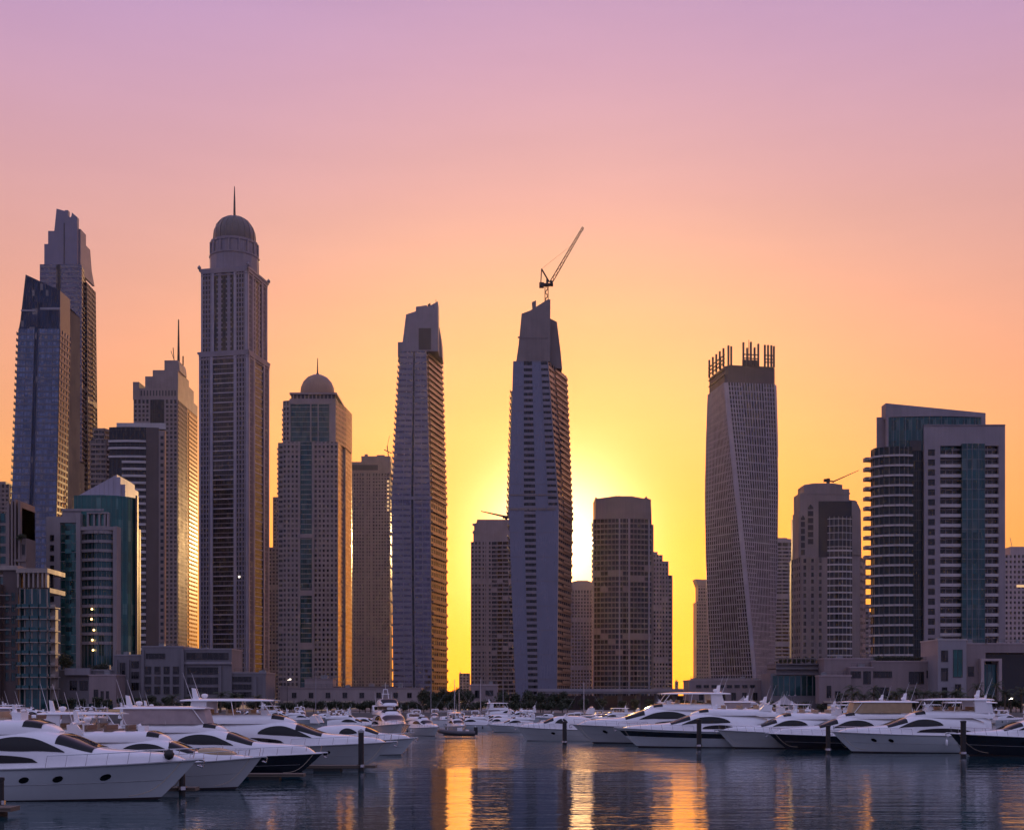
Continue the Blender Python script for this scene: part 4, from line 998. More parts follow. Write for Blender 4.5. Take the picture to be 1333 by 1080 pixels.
for a in range(712, 905, 24): t.sub('column', (lambda b: (b.tube([(X(a), 3, 0), (X(a), 3, Z(902.5))], .8, 10), b)[1])(MB()), grey)
t.mb('back_wall', [brown]).box(X(690), X(906), 9, 9.5, 0, Z(905)); t.done()
low('arcade_block', 'low beige arcade with a row of small windows under the twisting tower', 955, 360, [pink, beige], [(897, 1012, 886, B0 + 1, 0, 12, 0), (905, 985, 882, 885.9, 3, 10, 1)],
    [(x, x + 7, 891, 895, 0, gl_dark, 1) for x in range(906, 985, 10)] + [(x, x + 6, 901, 911, 0, gl_dark, 0) for x in range(910, 1005, 14)])
t = T('green_terrace_building', 'dark glass building with planted roof trellis right of the twisting tower', 'building', 1042, 345)
X, Z = t.x, t.z; W = t.mb('wall', [grey, lgrey]); G = t.mb('glazing', [gl_dteal])
W.box(X(1004), X(1078), .8, 14, 0, Z(876)); W.box(X(1012), X(1078), 2, 14, Z(876), Z(864)); W.box(X(1010), X(1079), -.4, 14, Z(877.5), Z(876)); W.box(X(1012), X(1078), .8, 14, Z(870.5), Z(869)); W.box(X(1012), X(1078), 1, 14, Z(864.5), Z(863))
f_ = Fc((X(1006), .7), (X(1066), .7), Z(905), Z(879)); f_.pane(G); piers(f_, W, [i / 8 for i in range(9)], .2, .1)
for a in range(1014, 1078, 6): W.box(X(a), X(a + .8), 1.2, 1.5, Z(863), Z(857))
W.box(X(1012), X(1078), 1.2, 1.6, Z(857), Z(856)); t.done()
low('rose_gallery', 'rose building with stepped blocks and ribbon windows below the rounded apartment end', 1148, 336, [pink, rose],
    [(1078, 1138, 857, B0, 4, 14, 0), (1066, 1108, 880, B0, 0, 3.9, 0), (1138, 1222, 861, B0, 2, 14, 0), (1108, 1137.9, 869, B0, 1, 3.9, 0)],
    [(1108.5, 1122, 873, 882, 1, gl_dark, 2), (1125, 1135, 873, 890, 1, gl_dark, 1), (1139, 1164, 873, 881.5, 2, gl_dark, 4), (1186, 1206, 873.5, 890, 2, gl_dark, 2), (1209, 1219, 872, 882, 2, gl_dark, 1),
     (1076, 1082, 892, 908, 0, gl_dark, 0), (1087, 1094, 899, 912, 0, gl_dark, 0), (1142, 1160, 894, 908, 2, gl_dark, 3)])
low('white_frame_house', 'pale grey cube house with tall teal window under the large apartment building', 1239, 330, [lgrey, whiteb],
    [(1221, 1258, 833, B0, 0, 14, 0)], [(1225, 1234, 846, 861, 0, gl_dark, 0), (1225, 1234, 869, 886, 0, gl_dark, 0), (1240.5, 1253, 845, 881, 0, gl_teal, 1), (1243, 1251, 890, 908, 0, gl_dark, 0), (1226, 1233, 894, 910, 0, gl_dark, 0)])
low('recessed_hall', 'wide rose hall with deep dark recess and portal at the right picture edge', 1300, 332, [pink, rose, gl_dark],
    [(1258.2, 1284, 838, B0, .6, 14, 0), (1284, 1372, 838, 849, .6, 14, 0), (1284, 1372, 849, B0, 4, 14, 2), (1275, 1279, 860, B0, -1.2, .5, 1), (1298, 1302, 860, B0, -1.2, 3.9, 1), (1275, 1302, 857, 860, -1.2, .5, 1)],
    [(1261, 1269, 867, 880, .6, gl_dark, 0), (1279.5, 1297.5, 864, 905, .2, gl_dteal, 2)])

# ------------------------------------------------------------ trees
def leafmat(name, col):
    m, n, b = mat(name)
    tc = n.new('ShaderNodeTexCoord').outputs['Object']
    ns = n.new('ShaderNodeTexNoise'); n.put(ns.inputs['Vector'], tc); ns.inputs['Scale'].default_value = 1.1; ns.inputs['Detail'].default_value = 4
    c = n.vm('SCALE', tuple(col)); n.put(c.node.inputs['Scale'], n.mr(ns.outputs[0], .3, .7, .6, 1.5)); n.put(b.inputs['Base Color'], c)
    b.inputs['Roughness'].default_value = .6; b.inputs['Subsurface Weight'].default_value = 0; return m
leaf1 = leafmat('dark_foliage', (.040, .052, .026)); leaf2 = leafmat('palm_foliage', (.05, .066, .03)); barkm = stone('bark', (.12, .085, .06), .8, streak=False, scale=2)
def bush_mesh(h, r, nleaf, seed, lobes=7):
    rnd = random.Random(seed); B = MB(); cs = []
    for i in range(lobes):
        a = rnd.uniform(0, 6.28); q = rnd.uniform(0, .62) * r; cs.append((q * math.cos(a), q * math.sin(a), h * rnd.uniform(.38, .8), r * rnd.uniform(.34, .55)))
    for i in range(nleaf):
        cx_, cy_, cz_, cr_ = rnd.choice(cs); v = Vector((rnd.gauss(0, 1), rnd.gauss(0, 1), rnd.gauss(0, 1))).normalized() * cr_ * rnd.uniform(.45, 1.08)
        p = Vector((cx_, cy_, cz_)) + Vector((v.x, v.y, v.z * .85))
        if p.z < h * .12: p.z = h * rnd.uniform(.12, .3)
        a = Vector((rnd.gauss(0, 1), rnd.gauss(0, 1), rnd.gauss(0, .6))).normalized(); b = a.cross(Vector((rnd.gauss(0, 1), rnd.gauss(0, 1), rnd.gauss(0, 1)))).normalized()
        s = rnd.uniform(.14, .30); B.face([p - a * s, p + b * s * .5, p + a * s, p - b * s * .5])
    return B.mesh('crown', leaf1), cs
def make_tree(h, r, n_, seed, label, group):
    o = empty('tree', (0, 0, 0)); tag(o, label, 'tree', group)
    me, cs = bush_mesh(h, r, n_, seed); link('crown', me, o); B = MB()
    B.tube([(0, 0, -.1), (.05, 0, h * .25), (0, .05, h * .5)], [.16, .12, .08], 7)
    for c_ in cs[:5]: B.tube([(0.03, 0, h * .3), (c_[0] * .6, c_[1] * .6, c_[2] * .9)], [.08, .03], 5)
    build('trunk', B, barkm, o, True); return o
def make_palm(h, seed, label, group):
    rnd = random.Random(seed); o = empty('palm_tree', (0, 0, 0)); tag(o, label, 'palm tree', group)
    B = MB(); B.tube([(0, 0, -.1), (.1, .05, h * .5), (.15, .1, h)], [.26, .19, .17], 8); build('trunk', B, barkm, o, True)
    B = MB()
    for k in range(26):
        a = rnd.uniform(0, 6.28); up = rnd.uniform(-.35, 1.2); ln = rnd.uniform(1.9, 2.6); d_ = Vector((math.cos(a), math.sin(a), 0)); sd_ = Vector((-math.sin(a), math.cos(a), 0))
        pts = [Vector((.15, .1, h)) + d_ * (ln * s) + Vector((0, 0, up * ln * s - 1.25 * ln * s * s * .62)) for s in [i / 7 for i in range(8)]]
        B.tube(pts, [.035] * 7 + [.01], 4, cap=False)
        for i in range(1, 8):
            for sg in (-1, 1):
                for e in (0, .5):
                    q = pts[i - 1].lerp(pts[i], e); l = .62 * (1 - abs(i / 7 - .45)); tip = q + sd_ * sg * l + d_ * .25 * l - Vector((0, 0, .38 * l)); w = d_ * .055
                    B.face([q - w, q + w, tip])
    build('crown', B, leaf2, o); return o
tg = 'trees along the far quay'
trees = [make_tree(5.2, 2.6, 1500, 1, 'round dark leafy tree in the row along the far quay', tg), make_tree(4.0, 2.4, 1300, 2, 'low wide dark bush in the row along the far quay', 'bushes along the far quay'),
         make_tree(6.6, 3.3, 2000, 3, 'big dark leafy tree behind the moored boats at the far quay', 'big trees behind the boats')]
palms = [make_palm(4.6, 5, 'short palm tree with feathery fronds on the far promenade', 'palms on the far promenade'), make_palm(6.2, 6, 'tall palm tree with feathery fronds on the far promenade', 'tall palms on the far promenade')]
used = set(); rt = random.Random(11)
def put(o, x, y, z=1.5, s=1.0):
    if o.name not in used: used.add(o.name); c_ = o
    else: c_ = copy_tree(o)
    c_.location = (x, y, z); c_.rotation_euler = (0, 0, rt.uniform(0, 6.28)); c_.scale = (s * rt.uniform(.9, 1.15), s * rt.uniform(.9, 1.15), s * rt.uniform(.9, 1.1)); return c_
def along(o, x0, x1, step, Y, s=1.0):
    x = x0
    while x < x1: put(o, WX(x, Y), Y + rt.uniform(-2, 2), s=s * rt.uniform(.85, 1.1)); x += step * rt.uniform(.75, 1.25)
along(trees[1], 190, 362, 15, 312, .85); along(trees[0], 196, 350, 30, 316, .9); along(trees[1], 366, 548, 9, 314, .8)
along(trees[2], 552, 612, 11, 322, .95); along(trees[2], 655, 735, 14, 322, .88); along(trees[1], 560, 735, 12, 308, .8); along(trees[0], 738, 900, 22, 312, .72); along(trees[1], 905, 1070, 17, 312, .75)
along(palms[0], 1102, 1335, 13, 313, 1.0); along(palms[1], 1110, 1335, 27, 318, .95); along(trees[1], 1095, 1335, 14, 316, .9); along(palms[0], 225, 345, 26, 310, .95); along(trees[0], 72, 182, 20, 316, .8)
roof_tree = make_tree(5, 2.9, 1500, 8, 'dark round tree growing on the terrace before the teal glass building', None); roof_tree.location = (WX(84, 352), 351, WZ(872, 352) - .2); roof_tree.scale = (1.2, 1, 1)
roof_tree2 = make_tree(4, 2.6, 1300, 9, 'lower spreading tree on the terrace right of the dark round tree', None); roof_tree2.location = (WX(131, 352), 352, WZ(879, 352) - .2); roof_tree2.scale = (1.35, 1, .95)
roof_tree3 = make_tree(3, 2.0, 900, 10, 'small dark tree on the brown building behind the curved balconies', None); roof_tree3.location = (WX(26, 397), 398, WZ(705, 397) - .1)
hedge = make_tree(2.2, 1.6, 700, 12, 'small trimmed planter shrub on the rose building roof', 'roof shrubs on the rose building'); hedge.name = 'shrub'; hedge['category'] = 'shrub'
for x in range(1142, 1216, 9): put(hedge, WX(x, 342), 342, WZ(861, 342) - .1, .8)
hedge2 = make_tree(2.0, 1.7, 700, 13, 'trailing shrub on the trellis of the dark glass building', 'shrubs on the roof trellis'); hedge2.name = 'shrub'; hedge2['category'] = 'shrub'
for x in range(1016, 1078, 8): put(hedge2, WX(x, 350), 349, WZ(864, 350) - .1, .9)

# ------------------------------------------------------------ lamps, canopies, poles on the quay
def lamp_post(px, py, Y, label, heads=2, lit=True, h=None):
    h = h or WZ(py, Y) - 1.5; o = empty('street_lamp', (WX(px, Y), Y, 1.5)); tag(o, label, 'street lamp')
    B = MB(); B.tube([(0, 0, 0), (0, 0, h)], [.11, .06], 8); B.lathe([(.2, 0), (.2, .25), (.12, .35)], 0, 0, 8); build('pole', B, darkm, o)
    for s in ((-1, 1) if heads == 2 else (1,)):
        B = MB(); B.tube([(0, 0, h - .2), (s * .7, 0, h)], .05, 6); B.lathe([(.05, h - .1), (.3, h - .05), (.22, h + .18), (.02, h + .22)], s * .75, 0, 10); build('lamp_head', B, lamp_white if lit else lgrey, o)
lamp_post(1031, 905, 303, 'double headed white street lamp on the quay behind the right yachts', 2, False)
lamp_post(374, 884, 330, 'tall street lamp with bright white head at the left end of the long beige wall', 1)
lamp_post(1313, 909, 305, 'low street lamp with warm head among the palms at far right', 1)
for px, top, lab in ((411, 868, 'thin flagpole without flag before the long beige building'), (561, 893, 'thin white pole at the left end of the wide yellow gap'), (655, 886, 'tall thin pole right of the small pale kiosk block')):
    o = empty('pole', (WX(px, 304), 304, 1.5)); tag(o, lab, 'pole'); h = WZ(top, 304) - 1.5
    B = MB(); B.tube([(0, 0, 0), (0, 0, h)], [.12, .06], 8); build('shaft', B, lgrey, o); B = MB(); B.lathe([(.02, h + .2), (.12, h + .1), (.02, h)], 0, 0, 8); build('finial', B, lgrey, o)
canv = plain('white_canvas', (.36, .33, .33), .7); canv2 = plain('sand_canvas', (.45, .36, .30), .7); canv_gold = plain('tan_vinyl', (.42, .30, .17), .35)
def tent(px, py, Y, w, label):
    o = empty('tent', (WX(px, Y), Y, 1.5)); tag(o, label, 'tent'); h = WZ(py, Y) - 1.5; B = MB(); rows = []
    for i in range(8):
        f = i / 7; r = w * (1 - f) ** 1.7 + .06; rows.append([(r * math.cos(a) * 1.1, r * math.sin(a), 2.2 + (h - 2.2) * f) for a in [6.2832 * k / 12 for k in range(12)]])
    B.grid(rows, 0, True); build('canopy', B, canv, o, True)
    for k in range(4):
        a = .785 + k * 1.571; B = MB(); B.tube([(w * math.cos(a), w * .9 * math.sin(a), 0), (w * math.cos(a), w * .9 * math.sin(a), 2.3)], .06, 6); build('leg', B, darkm, o)
tent(968, 905, 304, 3.0, 'white peaked tent on the quay below the twisting tower'); tent(1021, 903, 306, 3.0, 'white peaked tent below the dark terrace building'); tent(979, 910, 303, 2.0, 'smaller white tent right beside the white peaked tent')

# ------------------------------------------------------------ boats
gel = plain('white_gelcoat', (.84, .83, .84), .2, coat=.5, var=.03); navy = plain('navy_gelcoat', (.010, .012, .022), .15, coat=.6); hullw_shaded = plain('shaded_white_hull_gelcoat', (.54, .57, .58), .16, coat=.6, var=.03); hullgrey = plain('pale_grey_gelcoat', (.47, .48, .48), .22, coat=.5, var=.03)  # hull white is darker than the cabin white: hull shade put into the colour
antif = plain('dark_antifouling', (.03, .02, .022), .6); teak = plain('teak_deck', (.30, .20, .12), .6); tint = plain('tinted_boat_glass', (.004, .004, .006), .05, spec=.35, var=.02)
steel = plain('polished_steel', (.55, .55, .56), .2, metal=1); rubber = plain('black_rubber', (.02, .02, .02), .6); cush = plain('tan_cushion', (.42, .30, .20), .7); brownc = plain('brown_canvas', (.20, .13, .09), .75)
rosec = plain('rose_grey_canvas', (.40, .32, .32), .75); woodm = plain('weathered_wood', (.14, .11, .085), .8); pilem = plain('black_pile', (.018, .016, .016), .55); rope_m = plain('hemp_rope', (.28, .24, .18), .9); greym = plain('grey_tube', (.30, .30, .31), .5)
def crom(xs, ys, x):
    if x <= xs[0]: return ys[0]
    if x >= xs[-1]: return ys[-1]
    for i in range(len(xs) - 1):
        if x <= xs[i + 1]: break
    h = xs[i + 1] - xs[i]; s = (x - xs[i]) / h
    def tan_(j):
        if j in (0, len(xs) - 1):
            k = min(max(j, 0), len(xs) - 2) if j == 0 else j - 1
            return (ys[k + 1] - ys[k]) / (xs[k + 1] - xs[k])
        a = (ys[j] - ys[j - 1]) / (xs[j] - xs[j - 1]); b = (ys[j + 1] - ys[j]) / (xs[j + 1] - xs[j])
        return 0 if a * b <= 0 else 2 * a * b / (a + b)
    m0, m1 = tan_(i), tan_(i + 1)
    return (2*s**3-3*s*s+1)*ys[i] + (s**3-2*s*s+s)*h*m0 + (-2*s**3+3*s*s)*ys[i+1] + (s**3-s*s)*h*m1
class Loft:
    """boxy rounded superstructure: stations (x, half breadth, roof z) over a base z(x)"""
    def __init__(s, ctrl, base): s.c = ctrl; s.base = base; s.xs = [c[0] for c in ctrl]
    def S(s, x, v, sd, out=0.0):
        b = crom(s.xs, [c[1] for c in s.c], x); zt = crom(s.xs, [c[2] for c in s.c], x); zb = s.base(x)
        v = min(max(v, 0), 1); y = b * max(0.0, 1 - v ** 4) ** .25 * (1 - .06 * v)
        return (x, sd * (y + out), zb + v * (zt - zb) + out * .35)
    def build(s, name, mats, root, n=34):
        vs = [0, .25, .45, .6, .72, .82, .9, .955, .99, 1]; B = MB(); rows = []
        for i in range(n + 1):
            x = s.xs[0] + (s.xs[-1] - s.xs[0]) * i / n
            rows.append([s.S(x, v, -1) for v in vs] + [s.S(x, v, 1) for v in vs[-2::-1]])
        B.grid(rows); B.face(rows[0]); B.face(rows[-1][::-1]); return build(name, B, mats, root, True)
    def patch(s, name, m, root, x0, x1, lo, hi, sd, n=18, out=.025, nv=4):
        """a window lying on the side; lo/hi are functions of 0..1 along it"""
        B = MB(); rows = []
        for i in range(n + 1):
            f = i / n; x = x0 + (x1 - x0) * f; a, b = lo(f), hi(f)
            rows.append([s.S(x, a + (b - a) * j / nv, sd, out) for j in range(nv + 1)])
        B.grid(rows); return build(name, B, m, root, True)
    def screen(s, name, m, root, x0, x1, v0, n=10, out=.03):
        """windscreen across the sloping front"""
        B = MB(); rows = []; vs = [v0, .8, .88, .94, .98, .997]; vs = [v for v in vs if v >= v0]
        for i in range(n + 1):
            x = x0 + (x1 - x0) * i / n
            r = [s.S(x, v, -1) for v in vs] + [s.S(x, v, 1) for v in vs[::-1]]
            rows.append([(p[0] + out * .5, p[1], p[2] + out) for p in r])
        B.grid(rows); return build(name, B, m, root, True)
def make_hull(root, L, Bm, h0, h1, hm_, stripe=None, bot=antif):
    zs = lambda t: h0 + (h1 - h0) * t ** 1.7
    lam = [0, .24, .34, .5, .66, .8, .9, 1.0]; zk = -.5
    def P(t, l):
        x = t * L * (.83 + .17 * l ** .85); t0 = .18 + .22 * l; p = 1.7 + .9 * l
        f = 1 - max(0, (t - t0) / (1 - t0)) ** p; b = Bm / 2 * (.70 + .30 * l ** .8) * f * (.93 + .07 * min(1, t * 3))
        return (x, b, zk + (zs(t) - zk) * l)
    n_ = 30; ts = [1 - (1 - i / n_) ** 1.35 for i in range(n_ + 1)]; B = MB()
    mi = [1, 0, 0, 0, 0, 0, 0]
    if stripe: 
        for k in stripe: mi[k] = 2
    for sd in (-1, 1): B.grid([[(P(t, l)[0], sd * P(t, l)[1], P(t, l)[2]) for t in ts] for l in lam], mi)
    B.face([(P(0, l)[0], -P(0, l)[1], P(0, l)[2]) for l in lam] + [(P(0, l)[0], P(0, l)[1], P(0, l)[2]) for l in lam[::-1]])
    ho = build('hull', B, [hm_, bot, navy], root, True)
    B = MB(); B.grid([[(P(t, 1)[0] - .04 * (t > .9), P(t, 1)[1] * k * .985, P(t, 1)[2] - .04 + .06 * (1 - k * k)) for k in (-1, -.5, 0, .5, 1)] for t in ts]); build('deck', B, gel, root, True)
    for sd in (-1, 1):
        B = MB(); B.tube([(P(t, 1)[0], sd * (P(t, 1)[1] + .02), P(t, 1)[2] - .03) for t in ts], .05, 6); build('rub_rail', B, gel if hm_ is navy else greym, root, True)
    return P, zs, ts
def make_rail(root, P, zs, t0, t1, h, n=7, inset=.12):
    B = MB()
    for sd in (-1, 1):
        pts = []
        for i in range(n + 1):
            t = t0 + (t1 - t0) * i / n; q = P(t, 1); y = sd * max(q[1] - inset, .02); top = (q[0] + .12, y, q[2] + h)
            B.tube([(q[0], y, q[2] - .05), top], .018, 5); pts.append(top)
        B.tube(pts, .022, 5)
    build('bow_rail', B, steel, root)
def yacht(label, L=16, Bm=4.5, h0=1.6, h1=2.15, hull=hullw_shaded, stripe=None, style='fly', hardtop=None, canvas=None, ports=(.5, .61, .76), swoop=(.34, .6), low_win=(.18, .52), cover=None, radar=True, name='motor_yacht', group=None, up=0.0, windshield=tint, seats=cush):
    root = empty(name, (0, 0, 0)); tag(root, label, 'yacht', group); s = L / 16
    P, zs, ts = make_hull(root, L, Bm, h0, h1, hull, stripe)
    dk = lambda x: zs(min(1, x / L)) - .07; hz = h0 - 1.6; w = Bm / 4.5
    Z_ = lambda z: z * (.35 + .65 * s) + hz * .6 + up + (1 - (.35 + .65 * s)) * 1.6
    X_ = lambda x: x * s
    cab = Loft([(X_(1.5), 1.72 * w, Z_(3.15)), (X_(3), 1.92 * w, Z_(3.6)), (X_(6), 1.95 * w, Z_(3.78)), (X_(8), 1.86 * w, Z_(3.72)), (X_(9), 1.74 * w, Z_(3.48)), (X_(11.2), 1.42 * w, Z_(2.72)), (X_(13.0), 1.12 * w, Z_(2.58)), (X_(14.6), .72 * w, Z_(2.42)), (X_(15.4), .22 * w, dk(X_(15.4)) + .1)], dk)
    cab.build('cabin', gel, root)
    a, b = swoop[0] * L, swoop[1] * L
    for sd in (-1, 1):
        cab.patch('side_window', tint, root, a, b, lambda f: .50 - .06 * math.sin(math.pi * f) + .02 * f, lambda f: .50 + .02 * f + .30 * math.sin(math.pi * (f * .97 + .015) ** .8) ** .75, sd)
        if low_win: cab.patch('lower_window', tint, root, low_win[0] * L, low_win[1] * L, lambda f: .16, lambda f: .16 + .21 * math.sin(math.pi * (f * .97 + .03)) ** .4, sd)
    cab.screen('windscreen', windshield, root, X_(9.05), X_(10.9), .72)
    # flybridge
    top = Z_(3.72)
    if style in ('fly', 'hard', 'tall'):
        fb = Loft([(X_(1.0), 1.6 * w, top + .40), (X_(2.5), 1.72 * w, top + .52), (X_(5.5), 1.66 * w, top + .55), (X_(7.2), 1.42 * w, top + .52), (X_(8.2), .95 * w, top + .28), (X_(8.8), .4 * w, top - .08)], lambda x: top - .25)
        fb.build('flybridge', gel, root, 22)
        fb.screen('wind_deflector', tint, root, X_(7.25), X_(8.1), .5)
        for k, (xx, ww) in enumerate(((2.4, 1.0), (4.0, 1.2), (5.6, .9))):
            B = MB(); x0 = X_(xx); B.box(x0, x0 + .5, -ww * w, ww * w, top + .3, top + .62); B.box(x0 - .12, x0 + .08, -ww * w, ww * w, top + .5, top + .95); build('seat', B, seats, root)
        B = MB(); B.box(X_(6.3), X_(6.3) + .5, -.45, .45, top + .4, top + .9); B.tube([(X_(6.25), 0, top + .8), (X_(6.15), 0, top + .95)], .2, 8); build('helm_console', B, gel, root)
    zt = top + (1.0 if not hardtop else 1.72)
    for sd in (-1, 1):   # swept arch
        B = MB(); y = sd * 1.5 * w; B.ext([(X_(1.2), top + .25), (X_(2.5), top + .25), (X_(1.9 if not hardtop else 2.6), zt), (X_(1.1 if not hardtop else 1.5), zt)], lambda p: (p[0], y - .09, p[1]), lambda p: (p[0], y + .09, p[1])); build('arch_leg', B, gel, root)
    B = MB(); B.tube([(X_(1.5), -1.6 * w, zt), (X_(1.45), -.8 * w, zt + .1), (X_(1.45), .8 * w, zt + .1), (X_(1.5), 1.6 * w, zt)], .13, 8); build('arch_bar', B, gel, root, True)
    if hardtop:
        ht = Loft([(X_(.6), 1.5 * w, zt + .06), (X_(1.2), 1.72 * w, zt + .14), (X_(4.5), 1.74 * w, zt + .17), (X_(6.6), 1.6 * w, zt + .12), (X_(7.4), 1.2 * w, zt + .02)], lambda x: zt - .06); ht.build('hardtop', gel, root, 14)
        for sd in (-1, 1):
            B = MB(); B.tube([(X_(7.3), sd * 1.2 * w, top + .45), (X_(6.5), sd * 1.45 * w, zt)], .05, 6); B.tube([(X_(4.6), sd * 1.62 * w, top + .4), (X_(4.4), sd * 1.62 * w, zt)], .04, 6); build('post', B, gel, root)
        if canvas:
            B = MB(); pr = [(X_(1.4), 1.60), (X_(4.5), 1.66), (X_(6.6), 1.5), (X_(7.5), .9), (X_(7.7), 0)]
            pts = [(x, -y * w) for x, y in pr] + [(x, y * w) for x, y in pr[-2::-1]]
            B.grid([[(x - (0 if j == 0 else (.35 if x > X_(6.5) else 0)), y, (top + .42) if j == 0 else zt - .04) for x, y in pts] for j in (0, 1)]); build('canvas_enclosure', B, canvas, root)
    if style == 'tall':
        eb = Loft([(X_(2.5), 1.3 * w, zt + .9), (X_(3.5), 1.4 * w, zt + 1.15), (X_(5.5), 1.35 * w, zt + 1.15), (X_(6.8), 1.0 * w, zt + .5), (X_(7.2), .7 * w, zt + .2)], lambda x: zt + .1); eb.build('upper_helm', gel, root, 14)
        eb.screen('upper_screen', tint, root, X_(5.6), X_(6.7), .4)
        B = MB()
        for y in (-.5, .5): B.tube([(X_(3.2), y, zt + 1.0), (X_(3.0), y * .6, zt + 2.6)], .05, 6)
        B.tube([(X_(3.05), -.6, zt + 1.9), (X_(3.05), .6, zt + 1.9)], .05, 6); B.tube([(X_(3.0), -.35, zt + 2.6), (X_(3.0), .35, zt + 2.6)], .06, 6); B.tube([(X_(3.0), 0, zt + 2.6), (X_(3.0), 0, zt + 3.7)], .03, 5); build('mast', B, gel, root)
    if radar:
        z = zt + (.2 if not hardtop else .25)
        B = MB(); B.lathe([(.02, z + .32), (.24, z + .27), (.3, z + .14), (.22, z), (.1, z - .12)], X_(1.9), .5, 12); build('radar_dome', B, gel, root, True)
        B = MB(); B.ext([(X_(1.3), z - .12), (X_(1.75), z - .12), (X_(1.5), z + .75), (X_(1.2), z + .8)], lambda p: (p[0], -.6, p[1]), lambda p: (p[0], -.5, p[1])); build('radar_mast', B, gel, root)
        for y in (-1.1, 1.2):
            B = MB(); B.tube([(X_(1.4), y * w, z - .2), (X_(.7), y * w, z + 2.1)], [.025, .008], 5); build('aerial', B, gel, root)
    make_rail(root, P, zs, .55, .985, .62)
    for pt in ports:   # portholes lie on the hull side
        t = pt
        for sd in (-1, 1):
            B = MB(); l = .72; ring_ = []
            for k in range(16):
                a_ = 2 * math.pi * k / 16; q = P(t + .27 / L * math.cos(a_), l + .075 * math.sin(a_)); ring_.append((q[0], sd * (q[1] + .02), q[2]))
            B.face(ring_ if sd < 0 else ring_[::-1]); build('porthole', B, tint, root)
    for sd in (-1, 1):   # knuckle line and hanging fenders
        B = MB(); B.tube([(P(t, .60)[0], sd * (P(t, .60)[1] + .004), P(t, .60)[2]) for t in [i / 20 for i in range(20)]], .018, 4); build('knuckle_line', B, greym, root, True)
        for tf in ((.2, .36) if radar else ()):
            B = MB(); q = P(tf, .8); yy_ = sd * (q[1] + .16); B.lathe([(.02, q[2] + .1), (.13, q[2]), (.15, q[2] - .35), (.12, q[2] - .62), (.02, q[2] - .7)], q[0], yy_, 8); B.tube([(q[0], yy_, q[2] + .1), (q[0], sd * (P(tf, 1)[1]), P(tf, 1)[2])], .015, 4); build('fender', B, rubber if tf < .3 else gel, root, True)
    B = MB(); q = P(1, 1); B.hexa([(L - .6, -.18, q[2] - .03), (L + .35, -.1, q[2]), (L + .35, .1, q[2]), (L - .6, .18, q[2] - .03), (L - .6, -.18, q[2] + .06), (L + .35, -.1, q[2] + .08), (L + .35, .1, q[2] + .08), (L - .6, .18, q[2] + .06)]); build('bow_roller', B, gel, root)
    B = MB(); B.tube([(L - .2, 0, q[2] + .02), (L + .38, 0, q[2] - .08), (L + .3, 0, q[2] - .4)], .045, 6); B.tube([(L + .05, -.22, q[2] - .3), (L + .3, 0, q[2] - .42), (L + .05, .22, q[2] - .3)], .04, 6); build('anchor', B, steel, root)
    for sd in (-1, 1):
        if radar:
            B = MB(); p0 = Vector((L - .7, sd * .3, q[2])); p1 = Vector((L - 2.6, sd * Bm * .66, .42)); B.tube([p0.lerp(p1, k / 8) - Vector((0, 0, .5 * math.sin(math.pi * k / 8))) for k in range(9)], .022, 5); build('mooring_rope', B, rope_m, root)
    B = MB(); B.box(-.9 * s, .02, -Bm * .42, Bm * .42, .35, .47); build('swim_platform', B, teak, root)
    if cover:
        cv_ = Loft([(X_(11.2), .9 * w, Z_(2.95)), (X_(12.2), 1.0 * w, Z_(3.0)), (X_(13.4), .8 * w, Z_(2.8)), (X_(13.9), .5 * w, Z_(2.6))], lambda x: Z_(2.5)); cv_.build('sunpad_cover', cover, root, 8)
    return root, P, zs
def moor(o, L, bpx, Y, ang, k=1.0):
    """bow above column bpx at distance Y, heading ang degrees (0 = to the right)"""
    a = R(ang); o.scale = (k, k, k); L = L * k; o.location = (WX(bpx, Y) - math.cos(a) * L, Y - math.sin(a) * L, 0); o.rotation_euler = (0, 0, a)
def fender(o, x, y, z, r=.24):
    B = MB(); B.lathe([(.02, z + r), (r * .7, z + r * .75), (r, z), (r * .75, z - r * .7), (.02, z - r)], x, y, 12); B.tube([(x, y, z + r), (x, y * .95, z + r + .4)], .02, 4); build('fender', B, rubber, o, True)
# left row: bows to the right, first is nearest
o, P, zs = yacht('largest white motor yacht nearest the camera with three oval portholes at lower left', 16.5, 4.7, 1.62, 2.15, ports=(.50, .61, .76)); moor(o, 16.5, 257, 66.5, -3); fender(o, 15.2, -.75, 2.45, .28); fender(o, 6, -2.4, 1.2)
o, P, zs = yacht('white yacht with brown covered bow cushion moored just behind the largest white yacht', 14.5, 4.4, 1.65, 2.3, hull=hullgrey, ports=(.62,), cover=canv_gold, seats=brownc); moor(o, 14.5, 341, 74, -2, 0.84)
o, P, zs = yacht('navy hulled yacht with rose grey canvas enclosed upper deck among left yachts', 17.5, 4.9, 1.5, 1.85, hull=navy, hardtop=True, canvas=rosec, ports=()); moor(o, 17.5, 421, 87, -2, 0.86)
o, P, zs = yacht('white yacht with tall white hardtop and lens shaped window behind the navy yacht', 18.5, 5.0, 1.7, 2.2, hull=hullgrey, hardtop=True, ports=(.66, .74), swoop=(.4, .64)); moor(o, 18.5, 512, 96.5, -2, 0.92)
o, P, zs = yacht('small white low yacht with square side window beyond the white hardtop yacht', 12.5, 4.0, 1.45, 1.9, style='open', swoop=(.34, .5), radar=False, ports=()); moor(o, 12.5, 540, 118, -3, 0.85)
o, P, zs = yacht('white yacht with tan windscreen cover between the nearest yacht and navy yacht', 15.0, 4.6, 1.7, 2.2, windshield=canv_gold, ports=(.6,), hardtop=True); moor(o, 15, 292, 80.5, -2, 0.82)
